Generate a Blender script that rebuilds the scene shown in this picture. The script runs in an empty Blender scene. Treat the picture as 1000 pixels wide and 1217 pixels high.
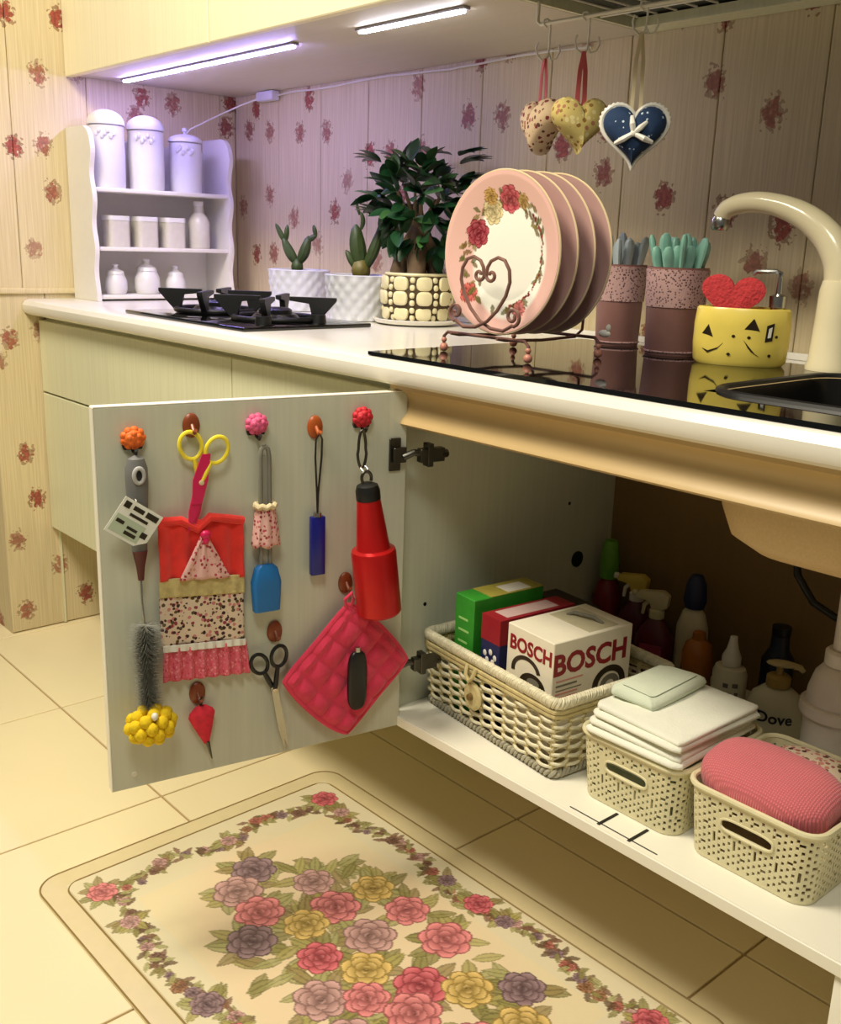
import bpy, bmesh, math, random
import numpy as np
from mathutils import Vector, Matrix
random.seed(7); rng = np.random.default_rng(7)
S = bpy.context.scene
C = S.collection
PI = math.pi
# ---------------------------------------------------------------- camera
F_PX, IW, IH = 1201.93, 1000, 1217
yaw, pitch, roll = -0.8433, 0.2609, -0.0321
cam = bpy.data.cameras.new('camera'); co = bpy.data.objects.new('camera', cam); C.objects.link(co)
fw = Vector((math.sin(yaw)*math.cos(pitch), math.cos(yaw)*math.cos(pitch), -math.sin(pitch)))
r0 = fw.cross(Vector((0, 0, 1))).normalized(); d0 = fw.cross(r0)
cr, sr = math.cos(roll), math.sin(roll)
right = cr*r0 + sr*d0; down = -sr*r0 + cr*d0
co.matrix_world = Matrix(((right.x, -down.x, -fw.x, 2.66), (right.y, -down.y, -fw.y, -1.0156),
                          (right.z, -down.z, -fw.z, 1.0726), (0, 0, 0, 1)))
cam.sensor_fit = 'VERTICAL'; cam.sensor_height = 36.0; cam.lens = 36.0*F_PX/IH
cam.clip_start = 0.02; cam.clip_end = 50
S.camera = co
# ---------------------------------------------------------------- world, lamps, exposure
w = bpy.data.worlds.new('world'); S.world = w; w.use_nodes = True
bgn = w.node_tree.nodes['Background']; bgn.inputs[0].default_value = (0.97, 0.95, 0.84, 1); bgn.inputs[1].default_value = 0.10
def area(name, loc, target, size, power, col):
    l = bpy.data.lights.new(name, 'AREA'); l.shape = 'DISK'; l.size = size; l.energy = power; l.color = col
    o = bpy.data.objects.new(name, l); C.objects.link(o); o.location = loc
    o.rotation_euler = (Vector(target)-Vector(loc)).to_track_quat('-Z', 'Y').to_euler()
    return o
area('ceiling_lamp', (1.27, -1.0, 2.5), (0.95, -0.5, 0.3), 0.75, 47, (1.0, 0.90, 0.71))
area('fill_light', (2.6, -1.15, 2.5), (2.0, 0.0, 0.5), 0.6, 14, (1.0, 0.97, 0.85))  # added fill light for the right side, not a fitting of the room
vs = S.view_settings; vs.view_transform = 'Standard'; vs.look = 'None'; vs.exposure = 0.25; vs.gamma = 1; vs.use_curve_mapping = False
# ---------------------------------------------------------------- helpers: colour + materials
def lin(c):
    return tuple(((v/255)/12.92 if v/255 <= .04045 else ((v/255+.055)/1.055)**2.4) for v in c)
def rgba(c): return (*lin(c), 1)
MATS = {}
def mat(name, col, rough=.5, metal=0, var=.06, vscale=40, bump=0, bscale=200, spec=.5, trans=0, stretch=None, coat=0, emit=None, estr=0, sheen=0):
    """plain procedural material: base colour varied by noise, optional noise bump"""
    if name in MATS: return MATS[name]
    m = bpy.data.materials.new(name); m.use_nodes = True; nt = m.node_tree; N, L = nt.nodes, nt.links
    b = N['Principled BSDF']
    tc = N.new('ShaderNodeTexCoord'); mp = N.new('ShaderNodeMapping'); L.new(tc.outputs['Object'], mp.inputs[0])
    if stretch: mp.inputs['Scale'].default_value = stretch
    ns = N.new('ShaderNodeTexNoise'); ns.inputs['Scale'].default_value = vscale; ns.inputs['Detail'].default_value = 4
    L.new(mp.outputs[0], ns.inputs['Vector'])
    mx = N.new('ShaderNodeMix'); mx.data_type = 'RGBA'
    c = lin(col)
    mx.inputs[6].default_value = (*[max(0, v*(1-var*2.2)) for v in c], 1); mx.inputs[7].default_value = (*[min(1, v*(1+var*1.6)) for v in c], 1)
    L.new(ns.outputs['Fac'], mx.inputs[0]); L.new(mx.outputs[2], b.inputs['Base Color'])
    b.inputs['Roughness'].default_value = rough; b.inputs['Metallic'].default_value = metal
    b.inputs['Specular IOR Level'].default_value = spec; b.inputs['Transmission Weight'].default_value = trans
    b.inputs['Coat Weight'].default_value = coat; b.inputs['Sheen Weight'].default_value = sheen
    if emit: b.inputs['Emission Color'].default_value = (*emit, 1); b.inputs['Emission Strength'].default_value = estr
    if bump:
        n2 = N.new('ShaderNodeTexNoise'); n2.inputs['Scale'].default_value = bscale; L.new(mp.outputs[0], n2.inputs['Vector'])
        bp = N.new('ShaderNodeBump'); bp.inputs['Strength'].default_value = bump; bp.inputs['Distance'].default_value = .002
        L.new(n2.outputs['Fac'], bp.inputs['Height']); L.new(bp.outputs[0], b.inputs['Normal'])
    MATS[name] = m; return m
def mat_attr(name, rough=.6, bump=0, bscale=300, spec=.4):
    m = bpy.data.materials.new(name); m.use_nodes = True; nt = m.node_tree; N, L = nt.nodes, nt.links
    b = N['Principled BSDF']; a = N.new('ShaderNodeAttribute'); a.attribute_name = 'print'
    L.new(a.outputs['Color'], b.inputs['Base Color']); b.inputs['Roughness'].default_value = rough; b.inputs['Specular IOR Level'].default_value = spec
    if bump:
        tc = N.new('ShaderNodeTexCoord'); n2 = N.new('ShaderNodeTexNoise'); n2.inputs['Scale'].default_value = bscale; L.new(tc.outputs['Object'], n2.inputs['Vector'])
        bp = N.new('ShaderNodeBump'); bp.inputs['Strength'].default_value = bump; bp.inputs['Distance'].default_value = .001
        L.new(n2.outputs['Fac'], bp.inputs['Height']); L.new(bp.outputs[0], b.inputs['Normal'])
    MATS[name] = m; return m
def mat_speckle(name, base, cols, scale, thr=.42, rough=.85, bump=.3):
    """printed cotton: voronoi blobs of several colours on a base"""
    m = bpy.data.materials.new(name); m.use_nodes = True; nt = m.node_tree; N, L = nt.nodes, nt.links
    b = N['Principled BSDF']; tc = N.new('ShaderNodeTexCoord')
    ns = N.new('ShaderNodeTexNoise'); ns.inputs['Scale'].default_value = scale*1.7; L.new(tc.outputs['Object'], ns.inputs['Vector'])
    wob = N.new('ShaderNodeMix'); wob.data_type = 'RGBA'; wob.blend_type = 'ADD'; wob.inputs[0].default_value = .35/scale
    L.new(tc.outputs['Object'], wob.inputs[6]); L.new(ns.outputs['Color'], wob.inputs[7])
    v = N.new('ShaderNodeTexVoronoi'); v.inputs['Scale'].default_value = scale; L.new(wob.outputs[2], v.inputs['Vector'])
    rp = N.new('ShaderNodeValToRGB'); rp.color_ramp.interpolation = 'CONSTANT'; e = rp.color_ramp.elements
    e[0].color = rgba(cols[0]); e[1].position = 1/len(cols); e[1].color = rgba(cols[1 % len(cols)])
    for i in range(2, len(cols)): q = e.new(i/len(cols)); q.color = rgba(cols[i])
    sx = N.new('ShaderNodeSeparateColor'); L.new(v.outputs['Color'], sx.inputs[0]); L.new(sx.outputs[0], rp.inputs[0])
    lt = N.new('ShaderNodeMath'); lt.operation = 'LESS_THAN'; lt.inputs[1].default_value = thr; L.new(v.outputs['Distance'], lt.inputs[0])
    mx = N.new('ShaderNodeMix'); mx.data_type = 'RGBA'; mx.inputs[6].default_value = rgba(base)
    L.new(lt.outputs[0], mx.inputs[0]); L.new(rp.outputs[0], mx.inputs[7]); L.new(mx.outputs[2], b.inputs['Base Color'])
    b.inputs['Roughness'].default_value = rough
    if bump:
        bp = N.new('ShaderNodeBump'); bp.inputs['Strength'].default_value = bump; bp.inputs['Distance'].default_value = .001
        L.new(v.outputs['Distance'], bp.inputs['Height']); L.new(bp.outputs[0], b.inputs['Normal'])
    MATS[name] = m; return m
def mat_knit(name, col, scale, rough=.9):
    m = bpy.data.materials.new(name); m.use_nodes = True; nt = m.node_tree; N, L = nt.nodes, nt.links
    b = N['Principled BSDF']; tc = N.new('ShaderNodeTexCoord')
    ws = []
    for d in ('X', 'Y'):
        wv = N.new('ShaderNodeTexWave'); wv.bands_direction = d; wv.inputs['Scale'].default_value = scale; wv.inputs['Distortion'].default_value = 1.2; wv.inputs['Detail Scale'].default_value = 3
        L.new(tc.outputs['Object'], wv.inputs['Vector']); ws.append(wv)
    mu = N.new('ShaderNodeMath'); mu.operation = 'MULTIPLY'; L.new(ws[0].outputs['Fac'], mu.inputs[0]); L.new(ws[1].outputs['Fac'], mu.inputs[1])
    mx = N.new('ShaderNodeMix'); mx.data_type = 'RGBA'; c = lin(col)
    mx.inputs[6].default_value = (*[v*.72 for v in c], 1); mx.inputs[7].default_value = (*[min(1, v*1.15) for v in c], 1)
    L.new(mu.outputs[0], mx.inputs[0]); L.new(mx.outputs[2], b.inputs['Base Color']); b.inputs['Roughness'].default_value = rough
    b.inputs['Sheen Weight'].default_value = .2
    bp = N.new('ShaderNodeBump'); bp.inputs['Strength'].default_value = .6; bp.inputs['Distance'].default_value = .0015
    L.new(mu.outputs[0], bp.inputs['Height']); L.new(bp.outputs[0], b.inputs['Normal'])
    MATS[name] = m; return m
def mat_wallpaper(name):
    """cream paper with a fine vertical streak and scattered sprigs of small red-brown flowers (world space: u = x + y, v = z)"""
    m = bpy.data.materials.new(name); m.use_nodes = True; nt = m.node_tree; N, L = nt.nodes, nt.links
    b = N['Principled BSDF']; g = N.new('ShaderNodeNewGeometry'); s = N.new('ShaderNodeSeparateXYZ'); L.new(g.outputs['Position'], s.inputs[0])
    def math_(op, a, c=None, clamp=False):
        n = N.new('ShaderNodeMath'); n.operation = op; n.use_clamp = clamp
        for i, q in enumerate((a, c)):
            if q is None: continue
            if isinstance(q, (int, float)): n.inputs[i].default_value = q
            else: L.new(q, n.inputs[i])
        return n.outputs[0]
    u = math_('ADD', s.outputs[0], s.outputs[1]); v = s.outputs[2]
    def comb(a, c):
        n = N.new('ShaderNodeCombineXYZ'); L.new(a, n.inputs[0]); L.new(c, n.inputs[1]); return n.outputs[0]
    def noise(vec, sc, det=2):
        n = N.new('ShaderNodeTexNoise'); n.noise_dimensions = '2D'; n.inputs['Scale'].default_value = sc; n.inputs['Detail'].default_value = det; L.new(vec, n.inputs['Vector']); return n
    def mix(f, a, c):
        n = N.new('ShaderNodeMix'); n.data_type = 'RGBA'; L.new(f, n.inputs[0])
        for i, q in ((6, a), (7, c)):
            if isinstance(q, tuple): n.inputs[i].default_value = q
            else: L.new(q, n.inputs[i])
        return n.outputs[2]
    uv = comb(u, v)
    streak = noise(comb(math_('MULTIPLY', u, 1.0), math_('MULTIPLY', v, .02)), 260, 3)
    base = mix(streak.outputs['Fac'], rgba((190, 171, 130)), rgba((226, 211, 172)))
    vo = N.new('ShaderNodeTexVoronoi'); vo.voronoi_dimensions = '2D'; vo.inputs['Scale'].default_value = 1/.125; vo.inputs['Randomness'].default_value = .78
    L.new(comb(u, math_('MULTIPLY', v, .80)), vo.inputs['Vector'])
    sc = N.new('ShaderNodeSeparateColor'); L.new(vo.outputs['Color'], sc.inputs[0])
    n1 = noise(uv, 74, 2)                                   # petals
    body = math_('SUBTRACT', 1.0, math_('MULTIPLY', vo.outputs['Distance'], 3.3), True)
    f1 = math_('GREATER_THAN', math_('MULTIPLY', body, n1.outputs['Fac']), .285)
    n2 = noise(uv, 95, 1)                                   # leaves and buds round it
    ring = math_('SUBTRACT', 1.0, math_('MULTIPLY', vo.outputs['Distance'], 2.6), True)
    f2 = math_('GREATER_THAN', math_('MULTIPLY', ring, n2.outputs['Fac']), .285)
    n3 = noise(uv, 150, 1)
    red = mix(n3.outputs['Fac'], rgba((74, 22, 18)), rgba((196, 84, 66)))
    red = mix(math_('MULTIPLY', sc.outputs[1], .45), red, rgba((120, 70, 60)))
    leaf = mix(n3.outputs['Fac'], rgba((70, 52, 34)), rgba((180, 130, 92)))
    k = math_('ADD', math_('MULTIPLY', sc.outputs[0], .45), .5)   # some sprigs are printed fainter
    col = mix(math_('MULTIPLY', f2, math_('MULTIPLY', k, .85)), base, leaf)
    col = mix(math_('MULTIPLY', f1, k), col, red)
    L.new(col, b.inputs['Base Color']); b.inputs['Roughness'].default_value = .6
    bp = N.new('ShaderNodeBump'); bp.inputs['Strength'].default_value = .15; bp.inputs['Distance'].default_value = .001
    L.new(streak.outputs['Fac'], bp.inputs['Height']); L.new(bp.outputs[0], b.inputs['Normal'])
    MATS[name] = m; return m
# ---------------------------------------------------------------- helpers: geometry
class MB:
    def __init__(s): s.v = []; s.f = []
    def add(s, vs, fs):
        o = len(s.v); s.v += [tuple(p) for p in vs]; s.f += [tuple(i+o for i in f) for f in fs]; return s
    def box(s, a, b, M=None):
        x0, y0, z0 = a; x1, y1, z1 = b
        vs = [(x0,y0,z0),(x1,y0,z0),(x1,y1,z0),(x0,y1,z0),(x0,y0,z1),(x1,y0,z1),(x1,y1,z1),(x0,y1,z1)]
        if M: vs = [M @ Vector(p) for p in vs]
        return s.add(vs, [(0,3,2,1),(4,5,6,7),(0,1,5,4),(1,2,6,5),(2,3,7,6),(3,0,4,7)])
    def lathe(s, prof, n=24, c=(0,0,0), sx=1, sy=1, M=None, rf=None):
        vs, fs = [], []
        for k, (r, z) in enumerate(prof):
            for i in range(n):
                a = 2*PI*i/n; q = r + (rf(a, z, k) if rf and r > 1e-6 else 0)
                vs.append((c[0]+q*math.cos(a)*sx, c[1]+q*math.sin(a)*sy, c[2]+z))
        m = len(prof)
        for k in range(m-1):
            for i in range(n):
                j = (i+1) % n; fs.append((k*n+i, k*n+j, (k+1)*n+j, (k+1)*n+i))
        fs.append(tuple(range(n-1, -1, -1))); fs.append(tuple((m-1)*n+i for i in range(n)))
        if M: vs = [M @ Vector(p) for p in vs]
        return s.add(vs, fs)
    def tube(s, pts, r, n=8, closed=False, flat=1.0):
        P = [Vector([float(q) for q in p]) for p in pts]; m = len(P); R = [float(q) for q in r] if isinstance(r, (list, tuple)) else [float(r)]*m
        vs, fs = [], []; up = None
        for k in range(m):
            t = (P[(k+1) % m]-P[k-1]) if closed else (P[min(k+1, m-1)]-P[max(k-1, 0)])
            t = t.normalized() if t.length > 1e-9 else Vector((0, 0, 1))
            if up is None:
                up = Vector((0, 0, 1)) if abs(t.z) < .9 else Vector((1, 0, 0))
            e1 = (up-t*up.dot(t))
            if e1.length < 1e-6: e1 = t.orthogonal()
            e1.normalize(); e2 = t.cross(e1); up = e1
            for i in range(n):
                a = 2*PI*i/n; vs.append(P[k]+R[k]*(math.cos(a)*e1+math.sin(a)*flat*e2))
        for k in range(m if closed else m-1):
            k2 = (k+1) % m
            for i in range(n):
                j = (i+1) % n; fs.append((k*n+i, k*n+j, k2*n+j, k2*n+i))
        if not closed: fs.append(tuple(range(n-1, -1, -1))); fs.append(tuple((m-1)*n+i for i in range(n)))
        return s.add(vs, fs)
    def prism(s, poly, t0, t1, axes='xz', M=None):
        """extrude a 2-D outline; axes 'xz' extrudes along y, 'xy' along z, 'yz' along x"""
        def P(p, t): return {'xz': (p[0], t, p[1]), 'xy': (p[0], p[1], t), 'yz': (t, p[0], p[1])}[axes]
        n = len(poly); vs = [P(p, t0) for p in poly]+[P(p, t1) for p in poly]
        if M: vs = [M @ Vector(p) for p in vs]
        return s.add(vs, [tuple(range(n)), tuple(range(2*n-1, n-1, -1))]+[(i, i+n, (i+1) % n+n, (i+1) % n) for i in range(n)])
    def ell(s, c, r, n=12, m=8, M=None, pw=1.0):
        vs, fs = [], []
        sg = lambda q: math.copysign(abs(q)**pw, q)
        for k in range(1, m):
            t = PI*k/m
            for i in range(n):
                a = 2*PI*i/n; vs.append((c[0]+r[0]*sg(math.sin(t))*sg(math.cos(a)), c[1]+r[1]*sg(math.sin(t))*sg(math.sin(a)), c[2]+r[2]*sg(math.cos(t))))
        vs += [(c[0], c[1], c[2]+r[2]), (c[0], c[1], c[2]-r[2])]; T = len(vs)-2; Bt = T+1
        for k in range(m-2):
            for i in range(n): j = (i+1) % n; fs.append((k*n+i, (k+1)*n+i, (k+1)*n+j, k*n+j))
        for i in range(n): j = (i+1) % n; fs.append((T, i, j)); fs.append((Bt, (m-2)*n+j, (m-2)*n+i))
        if M: vs = [M @ Vector(p) for p in vs]
        return s.add(vs, fs)
    def grid(s, fn, nu, nv):
        vs = [fn(i/nu, j/nv) for j in range(nv+1) for i in range(nu+1)]
        W = nu+1
        return s.add(vs, [(j*W+i, j*W+i+1, (j+1)*W+i+1, (j+1)*W+i) for j in range(nv) for i in range(nu)])
    def mesh(s, name, smooth=False, bevel=0, seg=2, angle=35):
        me = bpy.data.meshes.new(name); me.from_pydata(s.v, [], s.f)
        bm = bmesh.new(); bm.from_mesh(me)
        bmesh.ops.recalc_face_normals(bm, faces=bm.faces)
        if bevel:
            ed = [e for e in bm.edges if len(e.link_faces) == 2 and e.calc_face_angle(0) > .5]
            bmesh.ops.bevel(bm, geom=ed, offset=bevel, segments=seg, profile=.5, affect='EDGES', clamp_overlap=True)
        bm.to_mesh(me); bm.free()
        if smooth or bevel:
            me.shade_smooth()
            try: me.set_sharp_from_angle(angle=math.radians(angle))
            except Exception: pass
        return me
    def build(s, name, m, parent=None, smooth=False, bevel=0, seg=2, loc=None, rz=0, solid=0, angle=35):
        o = bpy.data.objects.new(name, s.mesh(name, smooth, bevel, seg, angle)); C.objects.link(o)
        o.data.materials.append(m)
        if parent: o.parent = parent
        if loc: o.location = loc
        if rz: o.rotation_euler = (0, 0, rz)
        if solid: md = o.modifiers.new('solidify', 'SOLIDIFY'); md.thickness = solid; md.offset = 0
        return o
def tag(o, label, cat, group=None, kind=None):
    if label: o['label'] = label
    if cat: o['category'] = cat
    if group: o['group'] = group
    if kind: o['kind'] = kind
    return o
def thing(name, label, cat, loc=(0, 0, 0), rz=0, group=None):
    o = bpy.data.objects.new(name, None); C.objects.link(o); o.empty_display_size = .02
    o.location = loc; o.rotation_euler = (0, 0, rz)
    return tag(o, label, cat, group)
def inst(name, me, parent, M):
    o = bpy.data.objects.new(name, me); C.objects.link(o); o.parent = parent; o.matrix_local = M; return o
def text(name, body, size, m, parent, M, extrude=.0004, bold=.0, sx=1.0, wrap=None):
    cu = bpy.data.curves.new(name, 'FONT'); cu.body = body; cu.size = size; cu.extrude = extrude; cu.offset = bold
    cu.align_x = 'CENTER'; cu.align_y = 'CENTER'; cu.resolution_u = 3
    t = bpy.data.objects.new(name, cu); C.objects.link(t)
    bpy.context.view_layer.update()
    me = bpy.data.meshes.new_from_object(t.evaluated_get(bpy.context.evaluated_depsgraph_get()))
    bpy.data.objects.remove(t); me.name = name
    for v in me.vertices: v.co.x *= sx
    if wrap:
        for v in me.vertices: v.co = wrap(v.co)
    o = bpy.data.objects.new(name, me); C.objects.link(o); o.parent = parent; o.matrix_local = M
    me.materials.clear(); me.materials.append(m); return o
T = Matrix.Translation
def RX(a): return Matrix.Rotation(a, 4, 'X')
def RY(a): return Matrix.Rotation(a, 4, 'Y')
def RZ(a): return Matrix.Rotation(a, 4, 'Z')
FACE = RX(PI/2)            # text lying in xy turned to stand in xz, facing -y
def rrect(w_, d_, r, n=5):
    out = []
    for cx, cy, a0 in ((w_/2-r, d_/2-r, 0), (-w_/2+r, d_/2-r, 90), (-w_/2+r, -d_/2+r, 180), (w_/2-r, -d_/2+r, 270)):
        for i in range(n+1):
            a = math.radians(a0+90*i/n); out.append((cx+r*math.cos(a), cy+r*math.sin(a)))
    return out
# ---------------------------------------------------------------- painter for printed flowers (fills numpy colour arrays)
class Paint:
    def __init__(s, X, Y, base, regular=False):
        s.X, s.Y = X, Y; s.c = np.zeros(X.shape+(3,)); s.c[:] = lin(base); s.reg = regular
    def win(s, cx, cy, r):
        if not s.reg: return (slice(None), slice(None))
        x, y = s.X[0], s.Y[:, 0]
        return (slice(*np.searchsorted(y, (cy-r, cy+r))), slice(*np.searchsorted(x, (cx-r, cx+r))))
    def put(s, mk, col):
        mk = np.clip(mk, 0, 1)[..., None]; s.c = s.c*(1-mk)+np.asarray(col)*mk
    def blend(s, w_, m_, col):
        m_ = np.clip(m_, 0, 1)[..., None]; s.c[w_] = s.c[w_]*(1-m_)+col*m_
    def rose(s, cx, cy, r, col, seed=0, dark=.42):
        """overlapping petals laid from the outside in, each with a darker outline"""
        w_ = s.win(cx, cy, r*1.15); X, Y = s.X[w_], s.Y[w_]; c0 = np.array(lin(col))
        if not X.size: return
        s.blend(w_, (np.hypot(X-cx, Y-cy) < r*.86).astype(float), c0*.6)
        for L, (rad, pr, n) in enumerate(((.62, .40, 7), (.42, .36, 5), (.22, .28, 4), (.06, .17, 2))):
            for k in range(n):
                a = 2*PI*k/n+seed*1.3+L*.55; px, py = cx+rad*r*math.cos(a), cy+rad*r*math.sin(a)
                d = np.hypot(X-px, Y-py)/(pr*r); m_ = d < 1
                side = ((X-px)*math.cos(a)+(Y-py)*math.sin(a))/(pr*r)          # pale towards the petal's lip
                t = np.clip(.72+.42*side, .4, 1.25)-.10*L
                colr = np.clip(c0*t[..., None]+.10*np.clip(side, 0, 1)[..., None], 0, 1)
                colr = np.where((d > .84)[..., None], c0*dark, colr)
                s.blend(w_, m_.astype(float), colr)
        s.blend(w_, (np.hypot(X-cx, Y-cy) < r*.07).astype(float), c0*dark)
    def leaf(s, cx, cy, l, wd, ang, col, al=.85):
        w_ = s.win(cx, cy, l*1.05); X, Y = s.X[w_], s.Y[w_]
        if not X.size: return
        dx, dy = X-cx, Y-cy; u = (dx*math.cos(ang)+dy*math.sin(ang))/l; v = (-dx*math.sin(ang)+dy*math.cos(ang))/wd
        m_ = (np.abs(v) < (1-u*u)) & (np.abs(u) < 1); c0 = np.array(lin(col))
        t = np.where(np.abs(v) < .12, .6, np.where(np.abs(v) > .74*(1-u*u), .55, 1.0))[..., None]
        s.blend(w_, m_*al, c0*t)
    def dot(s, cx, cy, r, col):
        w_ = s.win(cx, cy, r*1.1); s.blend(w_, (np.hypot(s.X[w_]-cx, s.Y[w_]-cy) < r).astype(float), np.array(lin(col)))
def set_print(me, cols):
    at = me.color_attributes.new('print', 'FLOAT_COLOR', 'POINT')
    a = np.ones((len(me.vertices), 4), dtype=np.float32); a[:, :3] = cols.reshape(-1, 3); at.data.foreach_set('color', a.ravel())
# ================================================================ STRUCTURE
M_paper = mat_wallpaper('floral_wallpaper')
M_tile = mat('cream_floor_tile', (243, 228, 186), rough=.33, var=.035, vscale=3, spec=.5)
M_grout = mat('floor_grout', (176, 150, 104), rough=.9)
M_white = mat('white_acrylic', (234, 230, 219), rough=.22, var=.01, spec=.5)
M_lam = mat('pale_wood_laminate', (221, 220, 186), rough=.45, var=.07, vscale=120, stretch=(1, 1, .03))
M_lamup = mat('cream_wood_laminate', (238, 228, 194), rough=.45, var=.05, vscale=110, stretch=(1, 1, .03))
M_in = mat('grey_green_laminate', (204, 206, 188), rough=.5, var=.05, vscale=130, stretch=(1, 1, .03))
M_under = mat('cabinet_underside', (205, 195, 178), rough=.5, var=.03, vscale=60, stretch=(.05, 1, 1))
M_tan = mat('moulded_rail_shaded', (196, 168, 118), rough=.35, var=.02)  # tan has the rail's shade and the warm floor bounce mixed into it
M_edge = mat('white_edge_band', (244, 240, 224), rough=.4, var=.01)
M_dark = mat('painted_gap_shade', (24, 18, 12), rough=.9)  # near-black that paints the shade in the gap below the counter nose
M_black = mat('black_plastic', (18, 18, 19), rough=.4, var=.02)
M_iron = mat('cast_iron', (20, 20, 22), rough=.42, var=.1, bump=.2, bscale=400)
M_glass = mat('black_glass', (6, 7, 7), rough=.04, var=.0, spec=.7)
M_steel = mat('steel', (190, 188, 182), rough=.25, metal=1, var=.03)
M_dsteel = mat('dark_steel', (92, 90, 84), rough=.35, metal=1, var=.05)
M_wire = mat('white_wire', (225, 220, 205), rough=.4, var=.02)

def struct(o): o['kind'] = 'structure'; return o
def wbuild(mb, name, m, root, **k):
    """part given in world coordinates under a root that only has a location"""
    o = mb.build(name, m, root, **k); o.matrix_parent_inverse = T(root.location).inverted(); return o

floor = struct(MB().box((-1.6, -2.6, -.03), (3.7, .60, -.004)).build('floor', M_grout))
PX, PY, GW = .495, .495, .0045
tile_me = {}
for i in range(-4, 8):
    for j in range(-5, 2):
        x0, y0 = .012+i*PX, -.2+j*PY
        x1, y1 = min(x0+PX, 3.7), min(y0+PY, .60)
        if x1-x0 < .05 or y1-y0 < .02: continue
        key = (round(x1-x0, 3), round(y1-y0, 3))
        if key not in tile_me:
            me = MB().box((GW/2, GW/2, -.006), (x1-x0-GW/2, y1-y0-GW/2, 0)).mesh('tile', bevel=.0012, seg=1); me.materials.append(M_tile); tile_me[key] = me
        inst('tile', tile_me[key], floor, T((x0, y0, 0)))

# left wall: a block whose right face is clad with wallpapered boards; the corner nearest the camera is at y = -0.124
wall_left = struct(MB().box((-1.6, -.124, 0), (-.009, .68, 2.5)).build('wall_left', M_paper))
def panel(parent, a, b): return MB().box(a, b).build('panel', M_paper, parent, bevel=.0012, seg=1)
ys = [-.124, -.034, .161, .356, .551, .60]
for a, b in zip(ys, ys[1:]): panel(wall_left, (-.009, a+.0008, .926), (0, b-.0008, 2.5))
ys = [-.124, .022, .217, .412, .60]
for a, b in zip(ys, ys[1:]): panel(wall_left, (-.009, a+.0008, .004), (-.003, b-.0008, .914))
struct(MB().box((-.009, -.126, .913), (.005, .60, .927)).build('trim_1', M_paper, bevel=.002))
struct(MB().box((-.006, .0195, .004), (.003, .0245, .283)).build('trim_2', M_lam))
wall_back = struct(MB().box((-.009, .608, 0), (3.7, .68, 2.5)).build('wall_back', M_paper))
xs = [0]+[.025+.195*k for k in range(1, 19)]+[3.7]
for a, b in zip(xs, xs[1:]): panel(wall_back, (a+.0009, .60, 0), (b-.0009, .608, 2.5))

# ================================================================ LEFT BASE CABINET
bc = thing('base_cabinet', 'pale wood base cabinet with drawers hung on the left wall under the hob', 'cabinet', (0.72, .3, .285))
wbuild(MB().box((.004, .019, .289), (1.434, .585, .852)), 'body', M_lam, bc)
for a, b in ((.002, .957), (.961, 1.434)):
    wbuild(MB().box((a, .0, .661), (b, .018, .846)), 'drawer_front', M_lam, bc, bevel=.0015, seg=1)
for a, b in ((.002, .72), (.724, 1.434)):
    wbuild(MB().box((a, .0, .287), (b, .018, .656)), 'door', M_lam, bc, bevel=.0015, seg=1)
wbuild(MB().box((.004, .03, .852), (1.434, .58, .8605)), 'gap_shade_strip', M_dark, bc)  # dark strip standing in for shade between drawers and counter

# ================================================================ COUNTERTOP
ct = thing('countertop', 'long white countertop with a rounded front edge along the back wall', 'countertop', (1.3, .3, .861))
NOSE = [(.06, .9), (-.020, .9), (-.032, .8955), (-.0385, .886), (-.0385, .875), (-.034, .866), (-.026, .861), (.06, .861)]
m = MB().prism(NOSE, .0, 2.62, 'yz')
m.box((0, .06, .861), (1.925, .598, .9)).box((1.925, .47, .861), (2.46, .598, .9)).box((2.46, .06, .861), (2.62, .598, .9))
wbuild(m, 'slab', M_white, ct, smooth=True, angle=30)
wbuild(MB().box((.15, .586, .9), (2.62, .598, .912)), 'back_lip', M_white, ct, bevel=.003)

# ================================================================ SINK CABINET
sc = thing('sink_cabinet', 'open sink cabinet with a grey-green interior and one door swung wide', 'cabinet', (1.9, .3, .283))
sp = wbuild(MB().box((1.437, .0, .284), (1.455, .585, .8605)), 'side_panel', M_in, sc, bevel=.001, seg=1)
for (y_, z_) in ((.074, .477), (.13, .37), (.436, .601)):
    wbuild(MB().lathe([(.0, 0), (.0035, 0), (.0035, .0012), (0, .0012)], 10, M=T((1.4545, y_, z_)) @ RY(PI/2)), 'shelf_pin_hole', M_black, sc)
wbuild(MB().box((1.455, .572, .284), (2.6, .585, .8605)), 'back_panel', mat('brown_back_board', (138, 108, 62), rough=.6, var=.08, vscale=90, stretch=(1, 1, .03)), sc)
wbuild(MB().box((2.6, .0, .284), (2.618, .585, .8605)), 'side_panel', M_in, sc)
sh = wbuild(MB().box((1.455, .0, .284), (2.6, .572, .3015)), 'bottom_shelf', M_edge, sc)
wbuild(MB().box((1.455, -.0035, .284), (2.6, .0, .3015)), 'edge_band', M_edge, sc, bevel=.001, seg=1)
wbuild(MB().box((1.85, .0085, .3015), (2.0, .0100, .3024)), 'edge_shadow_line', M_dsteel, sc)  # dark strip painted in for the shadow along the shelf liner's edge
for x_ in (1.905, 1.957): wbuild(MB().box((x_-.003, .004, .3015), (x_+.002, .048, .3030)), 'edge_shadow_mark', M_black, sc, bevel=.0006, seg=1)  # black strips standing in for short liner edge shadows
APR = [(-.014, .8605), (-.014, .853), (-.004, .846), (.002, .832), (-.001, .816), (-.010, .806), (-.013, .800), (-.009, .7965), (.016, .797), (.018, .8605)]
wbuild(MB().prism(APR, 1.4555, 2.6, 'yz'), 'apron_rail', M_tan, sc, smooth=True, angle=50)
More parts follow.
